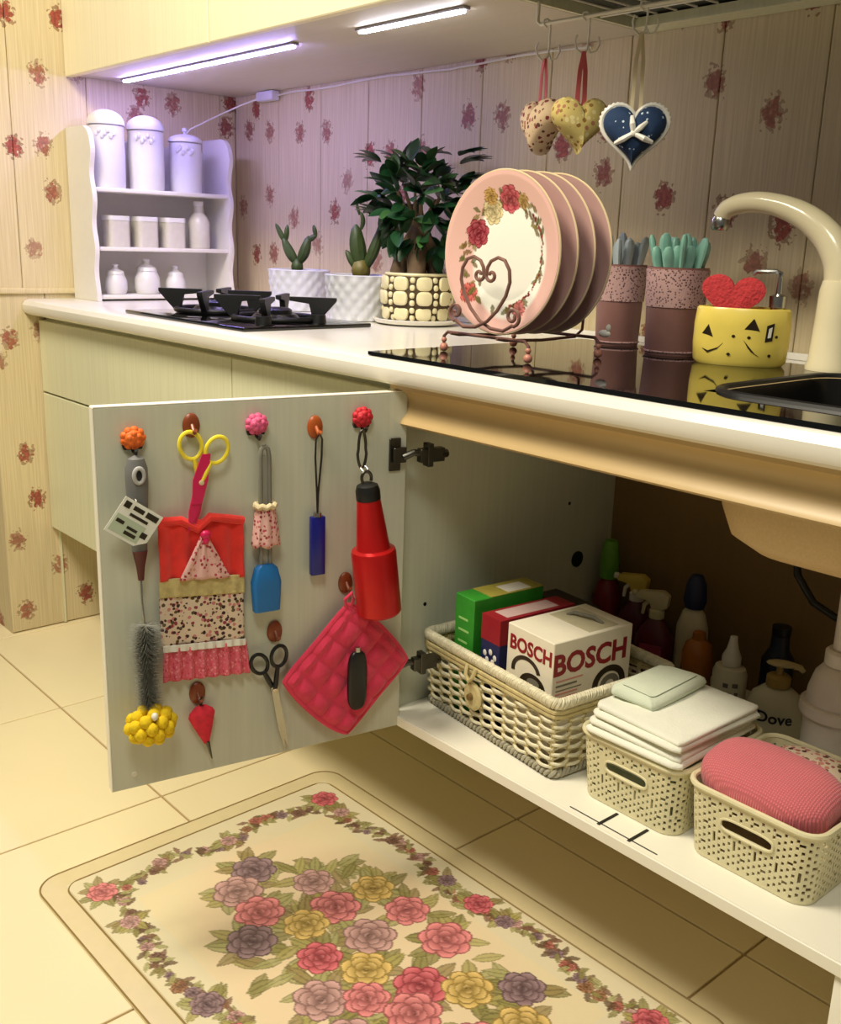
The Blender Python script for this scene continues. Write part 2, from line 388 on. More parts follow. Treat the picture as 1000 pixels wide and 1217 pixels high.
wbuild(MB().box((2.252, .002, 0), (2.30, .05, .2838)), 'leg', M_edge, sc, bevel=.002)
# the door: local x runs back to the hinge, -y faces the room, z up
HX, DW, DZ0, DZ1, DA = 1.482, .4757, .2848, .8486, 1.7623
dd = Vector((math.cos(DA), -math.sin(DA), 0)); dn = Vector((-dd.y, dd.x, 0)); DRZ = math.atan2(-dd.y, -dd.x)
def dloc(s, z, off=0.0): return Vector((HX, 0, 0))+dd*s+dn*off+Vector((0, 0, z))
dr = MB().box((-DW, 0, DZ0), (0, .018, DZ1)).build('door', M_in, sc, bevel=.0012, seg=1)
dr.matrix_parent_inverse = T(sc.location).inverted(); dr.location = (HX, 0, 0); dr.rotation_euler = (0, 0, DRZ)
dr['label'] = 'open door with a plain grey-green inner face'
MB().box((-DW-.0012, .0, DZ0), (-DW, .018, DZ1)).build('edge_band', M_edge, dr)
MB().box((-DW, .0, DZ1), (0, .018, DZ1+.0012)).build('edge_band', M_edge, dr)
for z_ in (.752, .40):
    hm = MB().box((-.032, -.004, z_-.026), (-.012, 0, z_+.026)).box((-.028, -.012, z_-.012), (-.006, -.004, z_+.012))
    hm.tube([(-.012, -.010, z_-.004), (.004, -.016, z_+.004), (.02, -.014, z_)], .006, 8)
    hm.box((.014, -.022, z_-.013), (.058, -.008, z_+.009)).box((.026, -.024, z_-.02), (.036, -.006, z_+.017))
    hm.tube([(.05, -.016, z_-.002), (.066, -.014, z_-.002)], .007, 10)
    ho = hm.build('hinge', M_dsteel, dr, bevel=.001, seg=1); ho['label'] = 'dark steel cup hinge'
MB().lathe([(0, 0), (.004, 0), (.004, .001), (0, .001)], 10, M=T((-.444, 0, .307)) @ RX(PI/2)).build('screw_cap', M_wire, dr)

# ================================================================ SINK
M_bowl = mat('beige_granite', (206, 178, 128), rough=.5, var=.08, vscale=300)
sk = thing('kitchen_sink', 'black glass sink top with a beige bowl hanging underneath', 'sink', (2.0, .25, .9))
HX0, HX1, HY0, HY1 = 1.955, 2.43, .075, .395
g = MB().box((1.412, -.025, .9), (HX0, .49, .9055)).box((HX1, -.025, .9), (2.58, .49, .9055)).box((HX0, -.025, .9), (HX1, HY0, .9055)).box((HX0, HY1, .9), (HX1, .49, .9055))
wbuild(g, 'glass_top', M_glass, sk)
rim = [((HX0+HX1)/2+x, (HY0+HY1)/2+y, .9055) for x, y in rrect(HX1-HX0+.006, HY1-HY0+.006, .06, 6)]
wbuild(MB().tube(rim, .0055, 8, closed=True), 'bowl_rim', M_black, sk, smooth=True)
bw = MB(); rings = []
for z_, ins in ((.9045, 0), (.86, .006), (.76, .012), (.725, .022), (.705, .045), (.698, .085)):
    rings.append([((HX0+HX1)/2+x, (HY0+HY1)/2+y, z_) for x, y in rrect(HX1-HX0-2*ins, HY1-HY0-2*ins, .06, 6)])
n_ = len(rings[0]); vs_ = [p for r in rings for p in r]
fs_ = [(k*n_+i, k*n_+(i+1) % n_, (k+1)*n_+(i+1) % n_, (k+1)*n_+i) for k in range(len(rings)-1) for i in range(n_)]+[tuple((len(rings)-1)*n_+i for i in range(n_))]
bw.add(vs_, fs_); wbuild(bw, 'bowl', M_bowl, sk, smooth=True, solid=.005, angle=60)
bi = MB(); rings = []
for z_, ins in ((.9045, .0055), (.86, .011), (.76, .017), (.732, .027), (.713, .05), (.706, .09)):
    rings.append([((HX0+HX1)/2+x, (HY0+HY1)/2+y, z_) for x, y in rrect(HX1-HX0-2*ins, HY1-HY0-2*ins, .055, 6)])
bi.add([p for r in rings for p in r], fs_); wbuild(bi, 'basin_lining', mat('black_basin', (22, 21, 18), rough=.25), sk, smooth=True, angle=60)

# ================================================================ UPPER CABINETS
ZU, YU = 1.45, .107
uc = thing('upper_cabinet', 'cream wood wall cabinet above the hob with light bars beneath', 'cabinet', (.7, .35, ZU))
wbuild(MB().box((.003, YU+.019, ZU), (1.425, .598, 2.1)), 'body', M_under, uc)
for a, b in ((.003, .712), (.716, 1.425)): wbuild(MB().box((a, YU, ZU-.004), (b, YU+.018, 2.1)), 'door', M_lamup, uc, bevel=.0012, seg=1)
wbuild(MB().box((.003, YU+.001, ZU-.0045), (1.425, YU+.0185, ZU-.004)), 'edge_band', M_lamup, uc)
u2 = thing('dish_drying_cabinet', 'wall cabinet above the sink with a dark open dish rack in its base', 'cabinet', (2.0, .35, ZU))
m = MB().box((1.427, YU+.019, ZU), (1.434, .598, 2.1)).box((2.60, YU+.019, ZU), (2.618, .598, 2.1)).box((1.434, .545, ZU), (2.6, .598, ZU+.016)).box((1.434, YU+.019, ZU), (2.6, YU+.045, ZU+.016)).box((1.434, .58, ZU+.016), (2.6, .598, 2.1))
wbuild(m, 'body', M_lam, u2)
wbuild(MB().box((1.434, YU+.045, ZU+.02), (2.6, .58, ZU+.03)), 'dark_tray', mat('dark_tray_metal', (70, 72, 66), rough=.5, metal=.3), u2)
for a, b in ((1.427, 2.02), (2.024, 2.618)): wbuild(MB().box((a, YU, ZU-.004), (b, YU+.018, 2.1)), 'door', M_lamup, u2, bevel=.0012, seg=1)
m = MB()
for y_ in (.2, .45): m.tube([(1.436, y_, ZU+.004), (2.6, y_, ZU+.004)], .003, 6)
for k in range(29): m.tube([(1.46+.04*k, .18, ZU+.011), (1.46+.04*k, .52, ZU+.011)], .0018, 5)
wbuild(m, 'wire_rack', M_wire, u2)
rl = thing('hook_rail', 'thin white wire rail under the dish rack holding the hanging hearts', 'rail', (1.7, .29, 1.42))
m = MB().tube([(1.44, .29, ZU), (1.44, .29, 1.421), (1.446, .29, 1.416), (2.09, .29, 1.416), (2.096, .29, 1.421), (2.096, .29, ZU)], .003, 8)
wbuild(m, 'rod', M_wire, rl, smooth=True)
# light bars
M_led = mat('led_lavender', (235, 230, 255), emit=(.40, .33, 1.0), estr=90)
M_led2 = mat('led_cool_white', (240, 240, 255), emit=(.86, .86, 1.0), estr=30)
for x0, x1, me_, lab in ((.078, .83, M_led, 'long lavender glowing light bar under the cabinet above the white rack'), (1.051, 1.325, M_led2, 'short cool white light bar under the cabinet near the hearts')):
    lb = thing('light_bar', lab, 'light', ((x0+x1)/2, .232, 1.438), group='light bars under the wall cabinet')
    wbuild(MB().box((x0-.010, .224, 1.4445), (x1+.010, .240, 1.4497)), 'housing', mat('grey_bar_housing', (150, 146, 158), rough=.5), lb, bevel=.001, seg=1)
    wbuild(MB().box((x0, .2265, 1.4405), (x1, .2375, 1.4445)), 'diffuser', me_, lb)
cb = thing('power_connector', 'small clear plastic power connector with thin cables under the wall cabinet', 'connector', (.2, .585, 1.44))
wbuild(MB().box((.155, .57, 1.425), (.235, .594, 1.4485)), 'block', mat('clear_plastic_block', (220, 216, 225), rough=.3), cb, bevel=.003)
wbuild(MB().tube([(.235, .588, 1.437)]+[(.3+.1*k, .592, 1.441-.003*math.sin(k*1.3)) for k in range(11)], .0022, 6), 'cable', M_wire, cb, smooth=True)
wbuild(MB().tube([(.155, .585, 1.436), (.10, .55, 1.415), (.06, .50, 1.385), (.03, .44, 1.35), (.012, .40, 1.30)], .0022, 6), 'cable', M_wire, cb, smooth=True)
# ================================================================ WHITE RACK WITH CANISTERS
M_rack = mat('white_painted_wood', (228, 224, 216), rough=.5, var=.02)
M_cer = mat('white_ceramic', (222, 220, 220), rough=.3, var=.02, bump=.12, bscale=60)
rk = thing('spice_rack', 'white scalloped wooden rack with three shelves standing against the left wall', 'rack', (.07, .30, .90))
def side(z0=.9005, z1=1.325):
    pts = [(.004, z0), (.146, z0)]
    for k in range(41):
        t = k/40; z = z0+.012+(z1-.055-z0-.012)*t
        pts.append((.140+.007*math.cos(t*PI*2*3.0)*(.6+.4*t), z))
    for k in range(1, 9):
        a = PI/2*k/8; pts.append((.100+.045*math.cos(a), z1-.05+.05*math.sin(a)))
    pts += [(.004, z1)]
    return pts
for y_ in (.100, .490): wbuild(MB().prism(side(), y_, y_+.012, 'xz'), 'side_panel', M_rack, rk)
for z_ in (.905, 1.0255, 1.17): wbuild(MB().box((.006, .112, z_), (.136, .490, z_+.010)), 'shelf', M_rack, rk, bevel=.002)
bp_ = [(.112, .9155), (.490, .9155), (.490, 1.29)]
for k in range(31):
    t = k/30; bp_.append((.490-.378*t, 1.29+.028*abs(math.sin(t*PI*3))))
wbuild(MB().prism(bp_, .004, .010, 'yz'), 'back_panel', M_rack, rk)
CANS = [(.172, .045, .152, 'left canister, nearest the camera'), (.280, .046, .148, 'middle canister between its two neighbours'), (.394, .043, .128, 'farthest one, with a knob lid')]
for k, (y_, r_, h_, lab) in enumerate(CANS):
    cn = thing('canister', 'white embossed kitchen canister on the top shelf, '+lab, 'canister', (.082, y_, 1.1802), group='canisters on the top rack shelf')
    MB().lathe([(0, 0), (r_*.93, 0), (r_*.97, .006), (r_, h_*.5), (r_*.98, h_-.003), (r_*.9, h_), (0, h_)], 32).build('body', M_cer, cn, smooth=True)
    ld = MB().lathe([(0, h_), (r_*1.04, h_+.0005)]+[(r_*1.04*math.cos(a), h_+.004+(.034 if k < 2 else .018)*math.sin(a)) for a in np.linspace(0, PI/2-.02, 9)]+[(0, h_+.004+(.034 if k < 2 else .018))], 32).build('lid', M_cer, cn, smooth=True)
    zt = h_+.022
    if k == 2: MB().lathe([(0, zt-.003), (.005, zt-.003), (.004, zt+.004), (.008, zt+.009), (.007, zt+.015), (0, zt+.017)], 14).build('knob', M_cer, ld, smooth=True)
    rel = MB()
    for q in range(7):
        a = -.5+(q-3)*.16; rel.ell((r_*math.cos(a), r_*math.sin(a), h_-.022+.008*math.sin(q*2.1)), (.005, .006, .007), 8, 6)
    rel.build('relief_flowers', M_cer, cn, smooth=True)
M_jar = mat('pale_milk_glass', (206, 201, 188), rough=.3, var=.05, vscale=60)
for k, (y_, lab) in enumerate(((.186, 'first from the camera'), (.266, 'second from the camera'), (.346, 'third, beside the bottle'))):
    j = thing('spice_jar', 'small pale square spice jar on the middle rack shelf, '+lab, 'jar', (.085, y_, 1.0357), group='jars on the middle rack shelf')
    MB().prism(rrect(.058, .058, .012, 4), 0, .066, 'xy').build('body', M_jar, j, smooth=True)
    MB().prism(rrect(.060, .060, .013, 4), .0662, .078, 'xy').build('lid', M_cer, j, smooth=True)
j = thing('oil_bottle', 'slim pale bottle with a narrow neck at the far end of the middle rack shelf', 'bottle', (.085, .428, 1.0357))
MB().lathe([(0, 0), (.027, 0), (.029, .004), (.029, .07), (.022, .085), (.013, .095), (.012, .112), (0, .112)], 24).build('body', M_jar, j, smooth=True)
MB().lathe([(0, .1122), (.014, .1122), (.014, .124), (0, .126)], 16).build('cap', M_cer, j, smooth=True)
for y_, s_, lab in ((.180, 1.0, 'small white lidded pot on the bottom rack shelf, nearest the camera'), (.268, 1.18, 'taller white lidded pot in the middle of the bottom rack shelf'), (.352, .95, 'small white lidded pot on the bottom rack shelf behind the hob')):
    j = thing('lidded_pot', lab, 'pot', (.085, y_, .9157), group='pots on the bottom rack shelf')
    MB().lathe([(r*s_, z*s_) for r, z in ((0, 0), (.024, 0), (.029, .012), (.028, .035), (.021, .05), (0, .05))], 24).build('body', M_cer, j, smooth=True)
    MB().lathe([(r*s_, z*s_) for r, z in ((0, .0502), (.023, .0502), (.02, .058), (.008, .064), (.006, .07), (.008, .075), (0, .077))], 24).build('lid', M_cer, j, smooth=True)

# ================================================================ HOB
hb = thing('gas_hob', 'black glass two-burner hob with iron pan supports on the white countertop', 'hob', (.765, .15, .9))
wbuild(MB().box((.52, -.004, .9002), (1.012, .30, .908)), 'glass_plate', M_glass, hb, bevel=.002)
for x_ in (.645, .885):
    b_ = wbuild(MB().lathe([(0, .908), (.05, .908), (.05, .914), (.042, .922), (.03, .922), (0, .922)], 24, c=(x_, .15, 0)), 'burner', M_dsteel, hb, smooth=True)
    wbuild(MB().lathe([(0, .922), (.034, .922), (.034, .930), (.028, .934), (0, .935)], 24, c=(x_, .15, 0)), 'burner_cap', M_iron, hb, smooth=True)
    s_ = MB().tube([(x_+.085*math.cos(a), .15+.085*math.sin(a), .914) for a in np.linspace(0, 2*PI, 33)[:-1]], .006, 8, closed=True)
    for k in range(4):
        a = PI/4+k*PI/2; c_, q_ = math.cos(a), math.sin(a)
        M_ = T((x_, .15, 0)) @ RZ(a)
        s_.prism([(.078, .912), (.092, .912), (.126, .950), (.126, .957), (.030, .957), (.030, .949), (.070, .944)], -.006, .006, 'xz', M=M_)
    wbuild(s_, 'pan_support', M_iron, hb, bevel=.0008, seg=1)
for k in range(2):
    wbuild(MB().lathe([(0, .908), (.017, .908), (.015, .924), (0, .925)], 18, c=(.965, .07+.13*k, 0)), 'control_knob', M_black, hb, smooth=True)

# ================================================================ POTTED PLANTS
M_pot = mat('white_planter', (212, 214, 222), rough=.45, var=.02)
M_soil = mat('soil', (58, 42, 28), rough=.95, bump=.8, bscale=150)
M_cact = mat('succulent_green', (58, 76, 38), rough=.5, var=.25, vscale=50)
M_cact2 = mat('succulent_yellow_green', (112, 104, 46), rough=.5, var=.25, vscale=40)
def relief(a, z, k): return .0022*abs(math.sin(8*a+z*95))*abs(math.sin(8*a-z*95))*2 if 0 < k < 22 else 0
def planter(lab, loc):
    o = thing('potted_succulent', lab, 'plant', loc, group='succulents in white diamond planters')
    prof = [(0, 0), (.062, .001)]+[(.064+.009*t, .003+.094*t) for t in np.linspace(0, 1, 20)]+[(.070, .0985), (.068, .0975), (.066, .088), (0, .088)]
    MB().lathe(prof, 96, rf=relief).build('planter', M_pot, o, smooth=True)
    MB().lathe([(0, .084), (.064, .0895), (.062, .091), (.03, .093), (0, .0925)], 24).build('soil', M_soil, o, smooth=True)
    return o
def pad(o, base, tip, wd, m, bend=(0, 0, 0), th=.35):
    b, t, bd = Vector(base), Vector(tip), Vector(bend); n = 9
    pts = [b.lerp(t, k/n)+bd*math.sin(PI*k/n) for k in range(n+1)]
    rr = [wd*(.45+.75*math.sin(PI*min(1, .12+.86*k/n)))*.75 for k in range(n+1)]; rr[-1] = wd*.12
    return MB().tube(pts, rr, 10, flat=1).build('pad', m, o, smooth=True)
CR = Vector((.79, .61, 0))   # image-right direction on the counter, used to spread the plants' arms
def at(o, r, z, dep=0): return (CR.x*r-CR.y*dep, CR.y*r+CR.x*dep, z)
p1 = planter('white planter with a forked thin-armed succulent behind the hob, left of its twin', (.55, .44, .9002))
pad(p1, at(p1, -.006, .088), at(p1, -.004, .125), .017, M_cact)
pad(p1, at(p1, -.008, .115), at(p1, -.042, .175), .014, M_cact, (0, 0, -.006)); pad(p1, at(p1, -.036, .160), at(p1, -.060, .205), .0075, M_cact)
pad(p1, at(p1, -.034, .165), at(p1, -.030, .203), .0075, M_cact); pad(p1, at(p1, 0, .115), at(p1, .024, .178), .015, M_cact, (.004, 0, -.004))
pad(p1, at(p1, .020, .165), at(p1, .045, .182), .008, M_cact); pad(p1, at(p1, .042, .178), at(p1, .036, .204), .0065, M_cact)
p2 = planter('white planter with a broad-leaved upright succulent, between the hob and the ficus', (.845, .395, .9002))
pad(p2, at(p2, .006, .086), at(p2, .004, .135), .024, M_cact2); pad(p2, at(p2, .006, .115), at(p2, -.008, .205), .021, M_cact, (-.004, 0, 0))
pad(p2, at(p2, .014, .110), at(p2, .048, .200), .014, M_cact, (.006, 0, 0)); pad(p2, at(p2, .040, .185), at(p2, .058, .220), .007, M_cact)
pad(p2, at(p2, -.006, .110), at(p2, -.030, .150), .009, M_cact); pad(p2, at(p2, .004, .195), at(p2, .002, .232), .006, M_cact, (.004, .003, 0)); pad(p2, at(p2, .0, .225), at(p2, -.010, .258), .004, M_cact)

# ficus in a mosaic pot
FX, FY = .985, .445
M_ms = mat('cream_mosaic_stone', (232, 222, 178), rough=.35, var=.08, vscale=30)
M_grt = mat('brown_mosaic_grout', (74, 58, 34), rough=.8)
M_bark = mat('ficus_bark', (104, 84, 62), rough=.85, var=.25, vscale=40, bump=.6, bscale=60)
M_leaf = mat('ficus_leaf', (30, 70, 38), rough=.32, var=.3, vscale=25)
M_leaf2 = mat('ficus_leaf_light', (66, 108, 58), rough=.35, var=.25, vscale=25)
sa = thing('saucer', 'white round saucer under the mosaic pot of the ficus', 'saucer', (FX, FY, .9002))
MB().lathe([(0, 0), (.07, 0), (.088, .004), (.094, .012), (.091, .013), (.084, .007), (.068, .005), (0, .005)], 40).build('dish', M_white, sa, smooth=True)
fc = thing('potted_ficus', 'bushy dark green ficus with swollen roots in a cream mosaic pot', 'plant', (FX, FY, .9055))
pr_ = [(0, 0), (.058, 0), (.064, .006), (.072, .03), (.075, .055), (.073, .08), (.068, .098), (.066, .101), (.062, .1), (.060, .09), (0, .09)]
pot = MB().lathe(pr_, 36).build('pot', M_grt, fc, smooth=True)
def potr(z): return float(np.interp(z, [0, .006, .03, .055, .08, .1], [.058, .064, .072, .075, .073, .067]))
big = MB().ell((0, 0, 0), (.0050, .0172, .0148), 12, 8, pw=.65).mesh('mosaic_stone', smooth=True); big.materials.append(M_ms)
sml = MB().ell((0, 0, 0), (.0042, .0058, .0062), 10, 6, pw=.8).mesh('mosaic_stone', smooth=True); sml.materials.append(M_ms)
NC = 9
for c_ in range(NC):
    a0 = 2*PI*c_/NC+.2
    for z_ in (.021, .052, .082): inst('mosaic_stone', big, pot, RZ(a0) @ T((potr(z_), 0, z_)) @ RY(math.radians(-8 if z_ < .04 else 4)))
    for k in range(6): inst('mosaic_stone', sml, pot, RZ(a0+PI/NC) @ T((potr(.012+.0155*k), 0, .012+.0155*k)))
MB().tube([(.0665*math.cos(a), .0665*math.sin(a), .1) for a in np.linspace(0, 2*PI, 37)[:-1]], .0035, 8, closed=True).build('rim', M_ms, pot, smooth=True)
MB().lathe([(0, .086), (.06, .092), (.03, .095), (0, .096)], 20).build('soil', M_soil, fc, smooth=True)
tr = MB()
for k, (a, s_) in enumerate(((2.4, 1.0), (4.1, .9), (5.5, 1.0), (.6, .85), (3.2, .7))):
    c_, q_ = math.cos(a), math.sin(a)
    tr.tube([(.050*s_*c_, .050*s_*q_, .085), (.047*s_*c_, .047*s_*q_, .103), (.038*s_*c_, .038*s_*q_, .125), (.022*c_, .022*q_, .15), (.006*c_, .006*q_, .185), (.0, 0, .21)],
            [.016, .019*s_, .021*s_, .021, .016, .010], 12)
for a, l_ in ((.3, .07), (1.6, .06), (2.9, .075), (4.2, .06), (5.3, .07), (2.2, .03)):
    tr.tube([(0, 0, .18), (l_*.45*math.cos(a), l_*.45*math.sin(a), .225), (l_*math.cos(a), l_*math.sin(a)*.8, .275+.02*math.sin(a*3))], [.008, .005, .0025], 7)
tr.build('trunk', M_bark, fc, smooth=True)
def leafmesh(m_, l_=.050, w_=.0140):
    mb = MB(); n = 5; vs, fs = [], []
    for k in range(n+1):
        t = k/n; wd = w_*math.sin(PI*min(1, t*.93+.05))**.75; z = -.10*l_*t*t*2; x = l_*t
        vs += [(x, -wd, z+.25*wd), (x, 0, z), (x, wd, z+.25*wd)]
    for k in range(n): o = 3*k; fs += [(o, o+1, o+4, o+3), (o+1, o+2, o+5, o+4)]
    me = mb.add(vs, fs).mesh('leaf', smooth=True); me.materials.append(m_); return me
lm = [leafmesh(M_leaf), leafmesh(M_leaf, .058, .0150), leafmesh(M_leaf2, .046, .0125)]
cl = []
for k in range(46):                                        # leaf clusters through the crown
    a = k*2.39996; zz = 1-2*(k+.5)/46; rr = math.sqrt(1-zz*zz); q = .62+.38*random.random()
    cl.append(Vector((.108*rr*math.cos(a)*q, .084*rr*math.sin(a)*q, .242+.104*zz*q)))
n_l = 0
for c_ in cl:
    out = (c_-Vector((0, 0, .22))).normalized()
    for k in range(5):
        d_ = (out*.75+Vector((random.uniform(-1, 1), random.uniform(-1, 1), random.uniform(-.9, .6)))*.8).normalized()
        if c_.y+d_.y*.045 > .125: d_.y *= -.3; d_.normalize()
        M_ = T(c_+d_*.002) @ d_.to_track_quat('X', 'Z').to_matrix().to_4x4() @ RX(random.uniform(-.9, .9))
        s_ = random.uniform(.75, 1.12); inst('leaf', lm[random.choice((0, 0, 1, 1, 2))], fc, M_ @ Matrix.Scale(s_, 4)); n_l += 1
for a, z_, l_ in ((.72, .335, 1.15), (.70, .30, 1.1), (2.2, .36, 1.0), (3.0, .345, 1.0), (3.9, .335, 1.0), (3.85, .23, 1.0), (.5, .35, 1)):   # sprays that stick out
    b_ = Vector((.085*math.cos(a), .085*math.sin(a), z_-.01))
    for k in range(4):
        d_ = Vector((math.cos(a+(k-1.5)*.5), math.sin(a+(k-1.5)*.5), .25+.12*k)).normalized()
        inst('leaf', lm[1], fc, T(b_) @ d_.to_track_quat('X', 'Z').to_matrix().to_4x4() @ Matrix.Scale(l_, 4))

# ================================================================ PLATES ON A WIRE STAND
PXc, PZc, PR = 1.565, 1.060, .119
M_pl = mat('pink_porcelain', (226, 178, 168), rough=.28, var=.02, coat=.3)
M_plb = mat('pink_porcelain_shaded', (186, 150, 144), rough=.35, var=.03)  # pink porcelain darkened for the shade on the rear plates
M_gold = mat('pale_gilt_rim', (222, 200, 160), rough=.3, var=.02)
M_print = mat_attr('printed_glaze', rough=.25)
NA, NR = 240, 90
aa = np.linspace(0, 2*PI, NA, endpoint=False); rr_ = np.linspace(.0005, PR-.001, NR)
Ag, Rg = np.meshgrid(aa, rr_); Xg, Yg = Rg*np.cos(Ag), Rg*np.sin(Ag)
def plate_print(seed):
    P = Paint(Xg, Yg, (226, 182, 172)); rn = random.Random(seed)
    dxy = np.hypot((Xg-.010)/.076, (Yg+.006)/.088); P.put((1.06-dxy)*14, lin((240, 238, 226)))
    for k in range(60):
        a = rn.uniform(-.6, 3.9); r = .078+rn.uniform(-.012, .010)
        P.leaf(r*math.cos(a), r*math.sin(a), .008, .0035, rn.uniform(0, 6), rn.choice(((96, 100, 40), (120, 92, 36), (140, 124, 60))))
    for k in range(34):
        a = -1.3+k*.062; P.dot(.077*math.cos(a)+rn.uniform(-.003, .003), .080*math.sin(a), rn.uniform(.0018, .0034), rn.choice(((120, 40, 40), (90, 84, 40), (150, 70, 60))))
    for x, y, r, c in ((.008, .078, .021, (196, 74, 84)), (-.028, .060, .020, (224, 204, 150)), (-.058, .028, .022, (168, 48, 62)), (-.068, -.062, .016, (214, 96, 84)), (.04, -.080, .014, (216, 120, 112)), (-.03, .082, .013, (206, 160, 80)), (.036, .074, .012, (190, 150, 80))):
        P.rose(x, y, r, c, rn.random()*6)
    for k in range(12):
        a = rn.uniform(3.4, 5.4); P.leaf(.086*math.cos(a), .086*math.sin(a), .009, .004, rn.uniform(0, 6), (120, 110, 60))
    return P.c
PLY = [.105, .138, .171, .204]
for k, y_ in enumerate(PLY):
    lab = ['front pink plate with a rose garland round a white centre on the wire stand', 'second pink plate in the wire stand, right behind the front one', 'third pink plate in the wire stand, between second and last', 'last pink plate at the back of the wire stand'][k]
    o = thing('dinner_plate', lab, 'plate', (PXc+.004*k, y_, PZc), group='pink plates in the wire stand')
    A = RX(PI/2)       # plate axis along -y
    prof = [(0, -.014), (.06, -.014), (.072, -.012), (.10, -.003), (PR, .002), (PR, .004), (.112, .0035), (.078, -.006), (.07, -.009), (0, -.009)]
    MB().lathe(prof, 64, M=A).build('body', M_plb if k else M_pl, o, smooth=True)
    MB().tube([(PR*math.cos(a), -.003, PR*math.sin(a)) for a in np.linspace(0, 2*PI, 65)[:-1]], .0016, 6, closed=True).build('rim', M_gold, o, smooth=True)
    if k == 0:
        hh = np.interp(Rg, [0, .07, .078, .112, PR], [-.0085, -.0085, -.0055, .004, .0045])
        vs_ = np.stack([Xg, -hh-.0006, Yg], -1).reshape(-1, 3)
        fs_ = [(k_*NA+i, k_*NA+(i+1) % NA, (k_+1)*NA+(i+1) % NA, (k_+1)*NA+i) for k_ in range(NR-1) for i in range(NA)]
        me = bpy.data.meshes.new('painted_face'); me.from_pydata(vs_.tolist(), [], fs_); me.shade_smooth(); set_print(me, plate_print(3)); me.materials.append(M_print)
        inst('painted_face', me, o, Matrix.Identity(4))
M_cop = mat('rose_copper_wire', (138, 100, 90), rough=.4, metal=.4, var=.05)
M_bead = mat('pink_bead', (196, 132, 112), rough=.3)
st = thing('plate_stand', 'rose copper wire plate stand with a scrolled heart on its front', 'stand', (1.56, .16, .9055))
def spiral(cx, cz, r0_, r1_, a0, a1, n=18): return [(cx+(r0_+(r1_-r0_)*k/n)*math.cos(a0+(a1-a0)*k/n), cz+(r0_+(r1_-r0_)*k/n)*math.sin(a0+(a1-a0)*k/n)) for k in range(n+1)]
HC = 1.570
def scroll(sg):
    pts = spiral(.021, 1.028, .004, .012, PI*2.1, PI*.9 if False else -PI*.0, 14)
    pts = [(q[0], q[1]) for q in spiral(.0145, 1.027, .0035, .0105, 3*PI, PI, 14)]
    pts += [(.0065, 1.040), (.013, 1.050), (.027, 1.056), (.041, 1.052), (.051, 1.037), (.053, 1.018), (.046, .996), (.030, .972), (.010, .953), (-.014, .942), (-.040, .940), (-.058, .950)]
    pts += spiral(-.058, .964, .0155, .004, -PI/2-.2, -PI/2-.2-2.6*PI, 18)
    return [(HC+sg*x, .070-(.004 if sg > 0 else 0), 1.054-(1.056-z)*.90) for x, z in pts]
for sg in (1, -1): wbuild(MB().tube(scroll(sg), .0027, 8), 'scroll', M_cop, st, smooth=True)
for y_ in (.086, .246):
    wbuild(MB().tube([(1.466, y_, .909), (1.466, y_, .930), (1.474, y_, .9365), (1.640, y_, .9365), (1.648, y_, .930), (1.648, y_, .909)], .0026, 8), 'frame_bar', M_cop, st, smooth=True)
for x_ in (1.50, 1.60): wbuild(MB().tube([(x_, .068, .9375), (x_, .086, .9345), (x_, .166, .932), (x_, .246, .9345), (x_, .262, .945), (x_, .265, .99)], .0024, 8), 'cradle_bar', M_cop, st, smooth=True)
for x_ in (1.466, 1.648):
    for y_ in (.086, .246): wbuild(MB().ell((x_, y_, .9125), (.007, .007, .0068), 12, 8).ell((x_, y_, .924), (.0045, .0045, .0045), 10, 6), 'bead_foot', M_bead, st, smooth=True)
wbuild(MB().ell((1.655, .25, .944), (.012, .005, .006), 10, 6).ell((1.662, .25, .953), (.004, .004, .006), 8, 6), 'bird_finial', M_white, st, smooth=True)

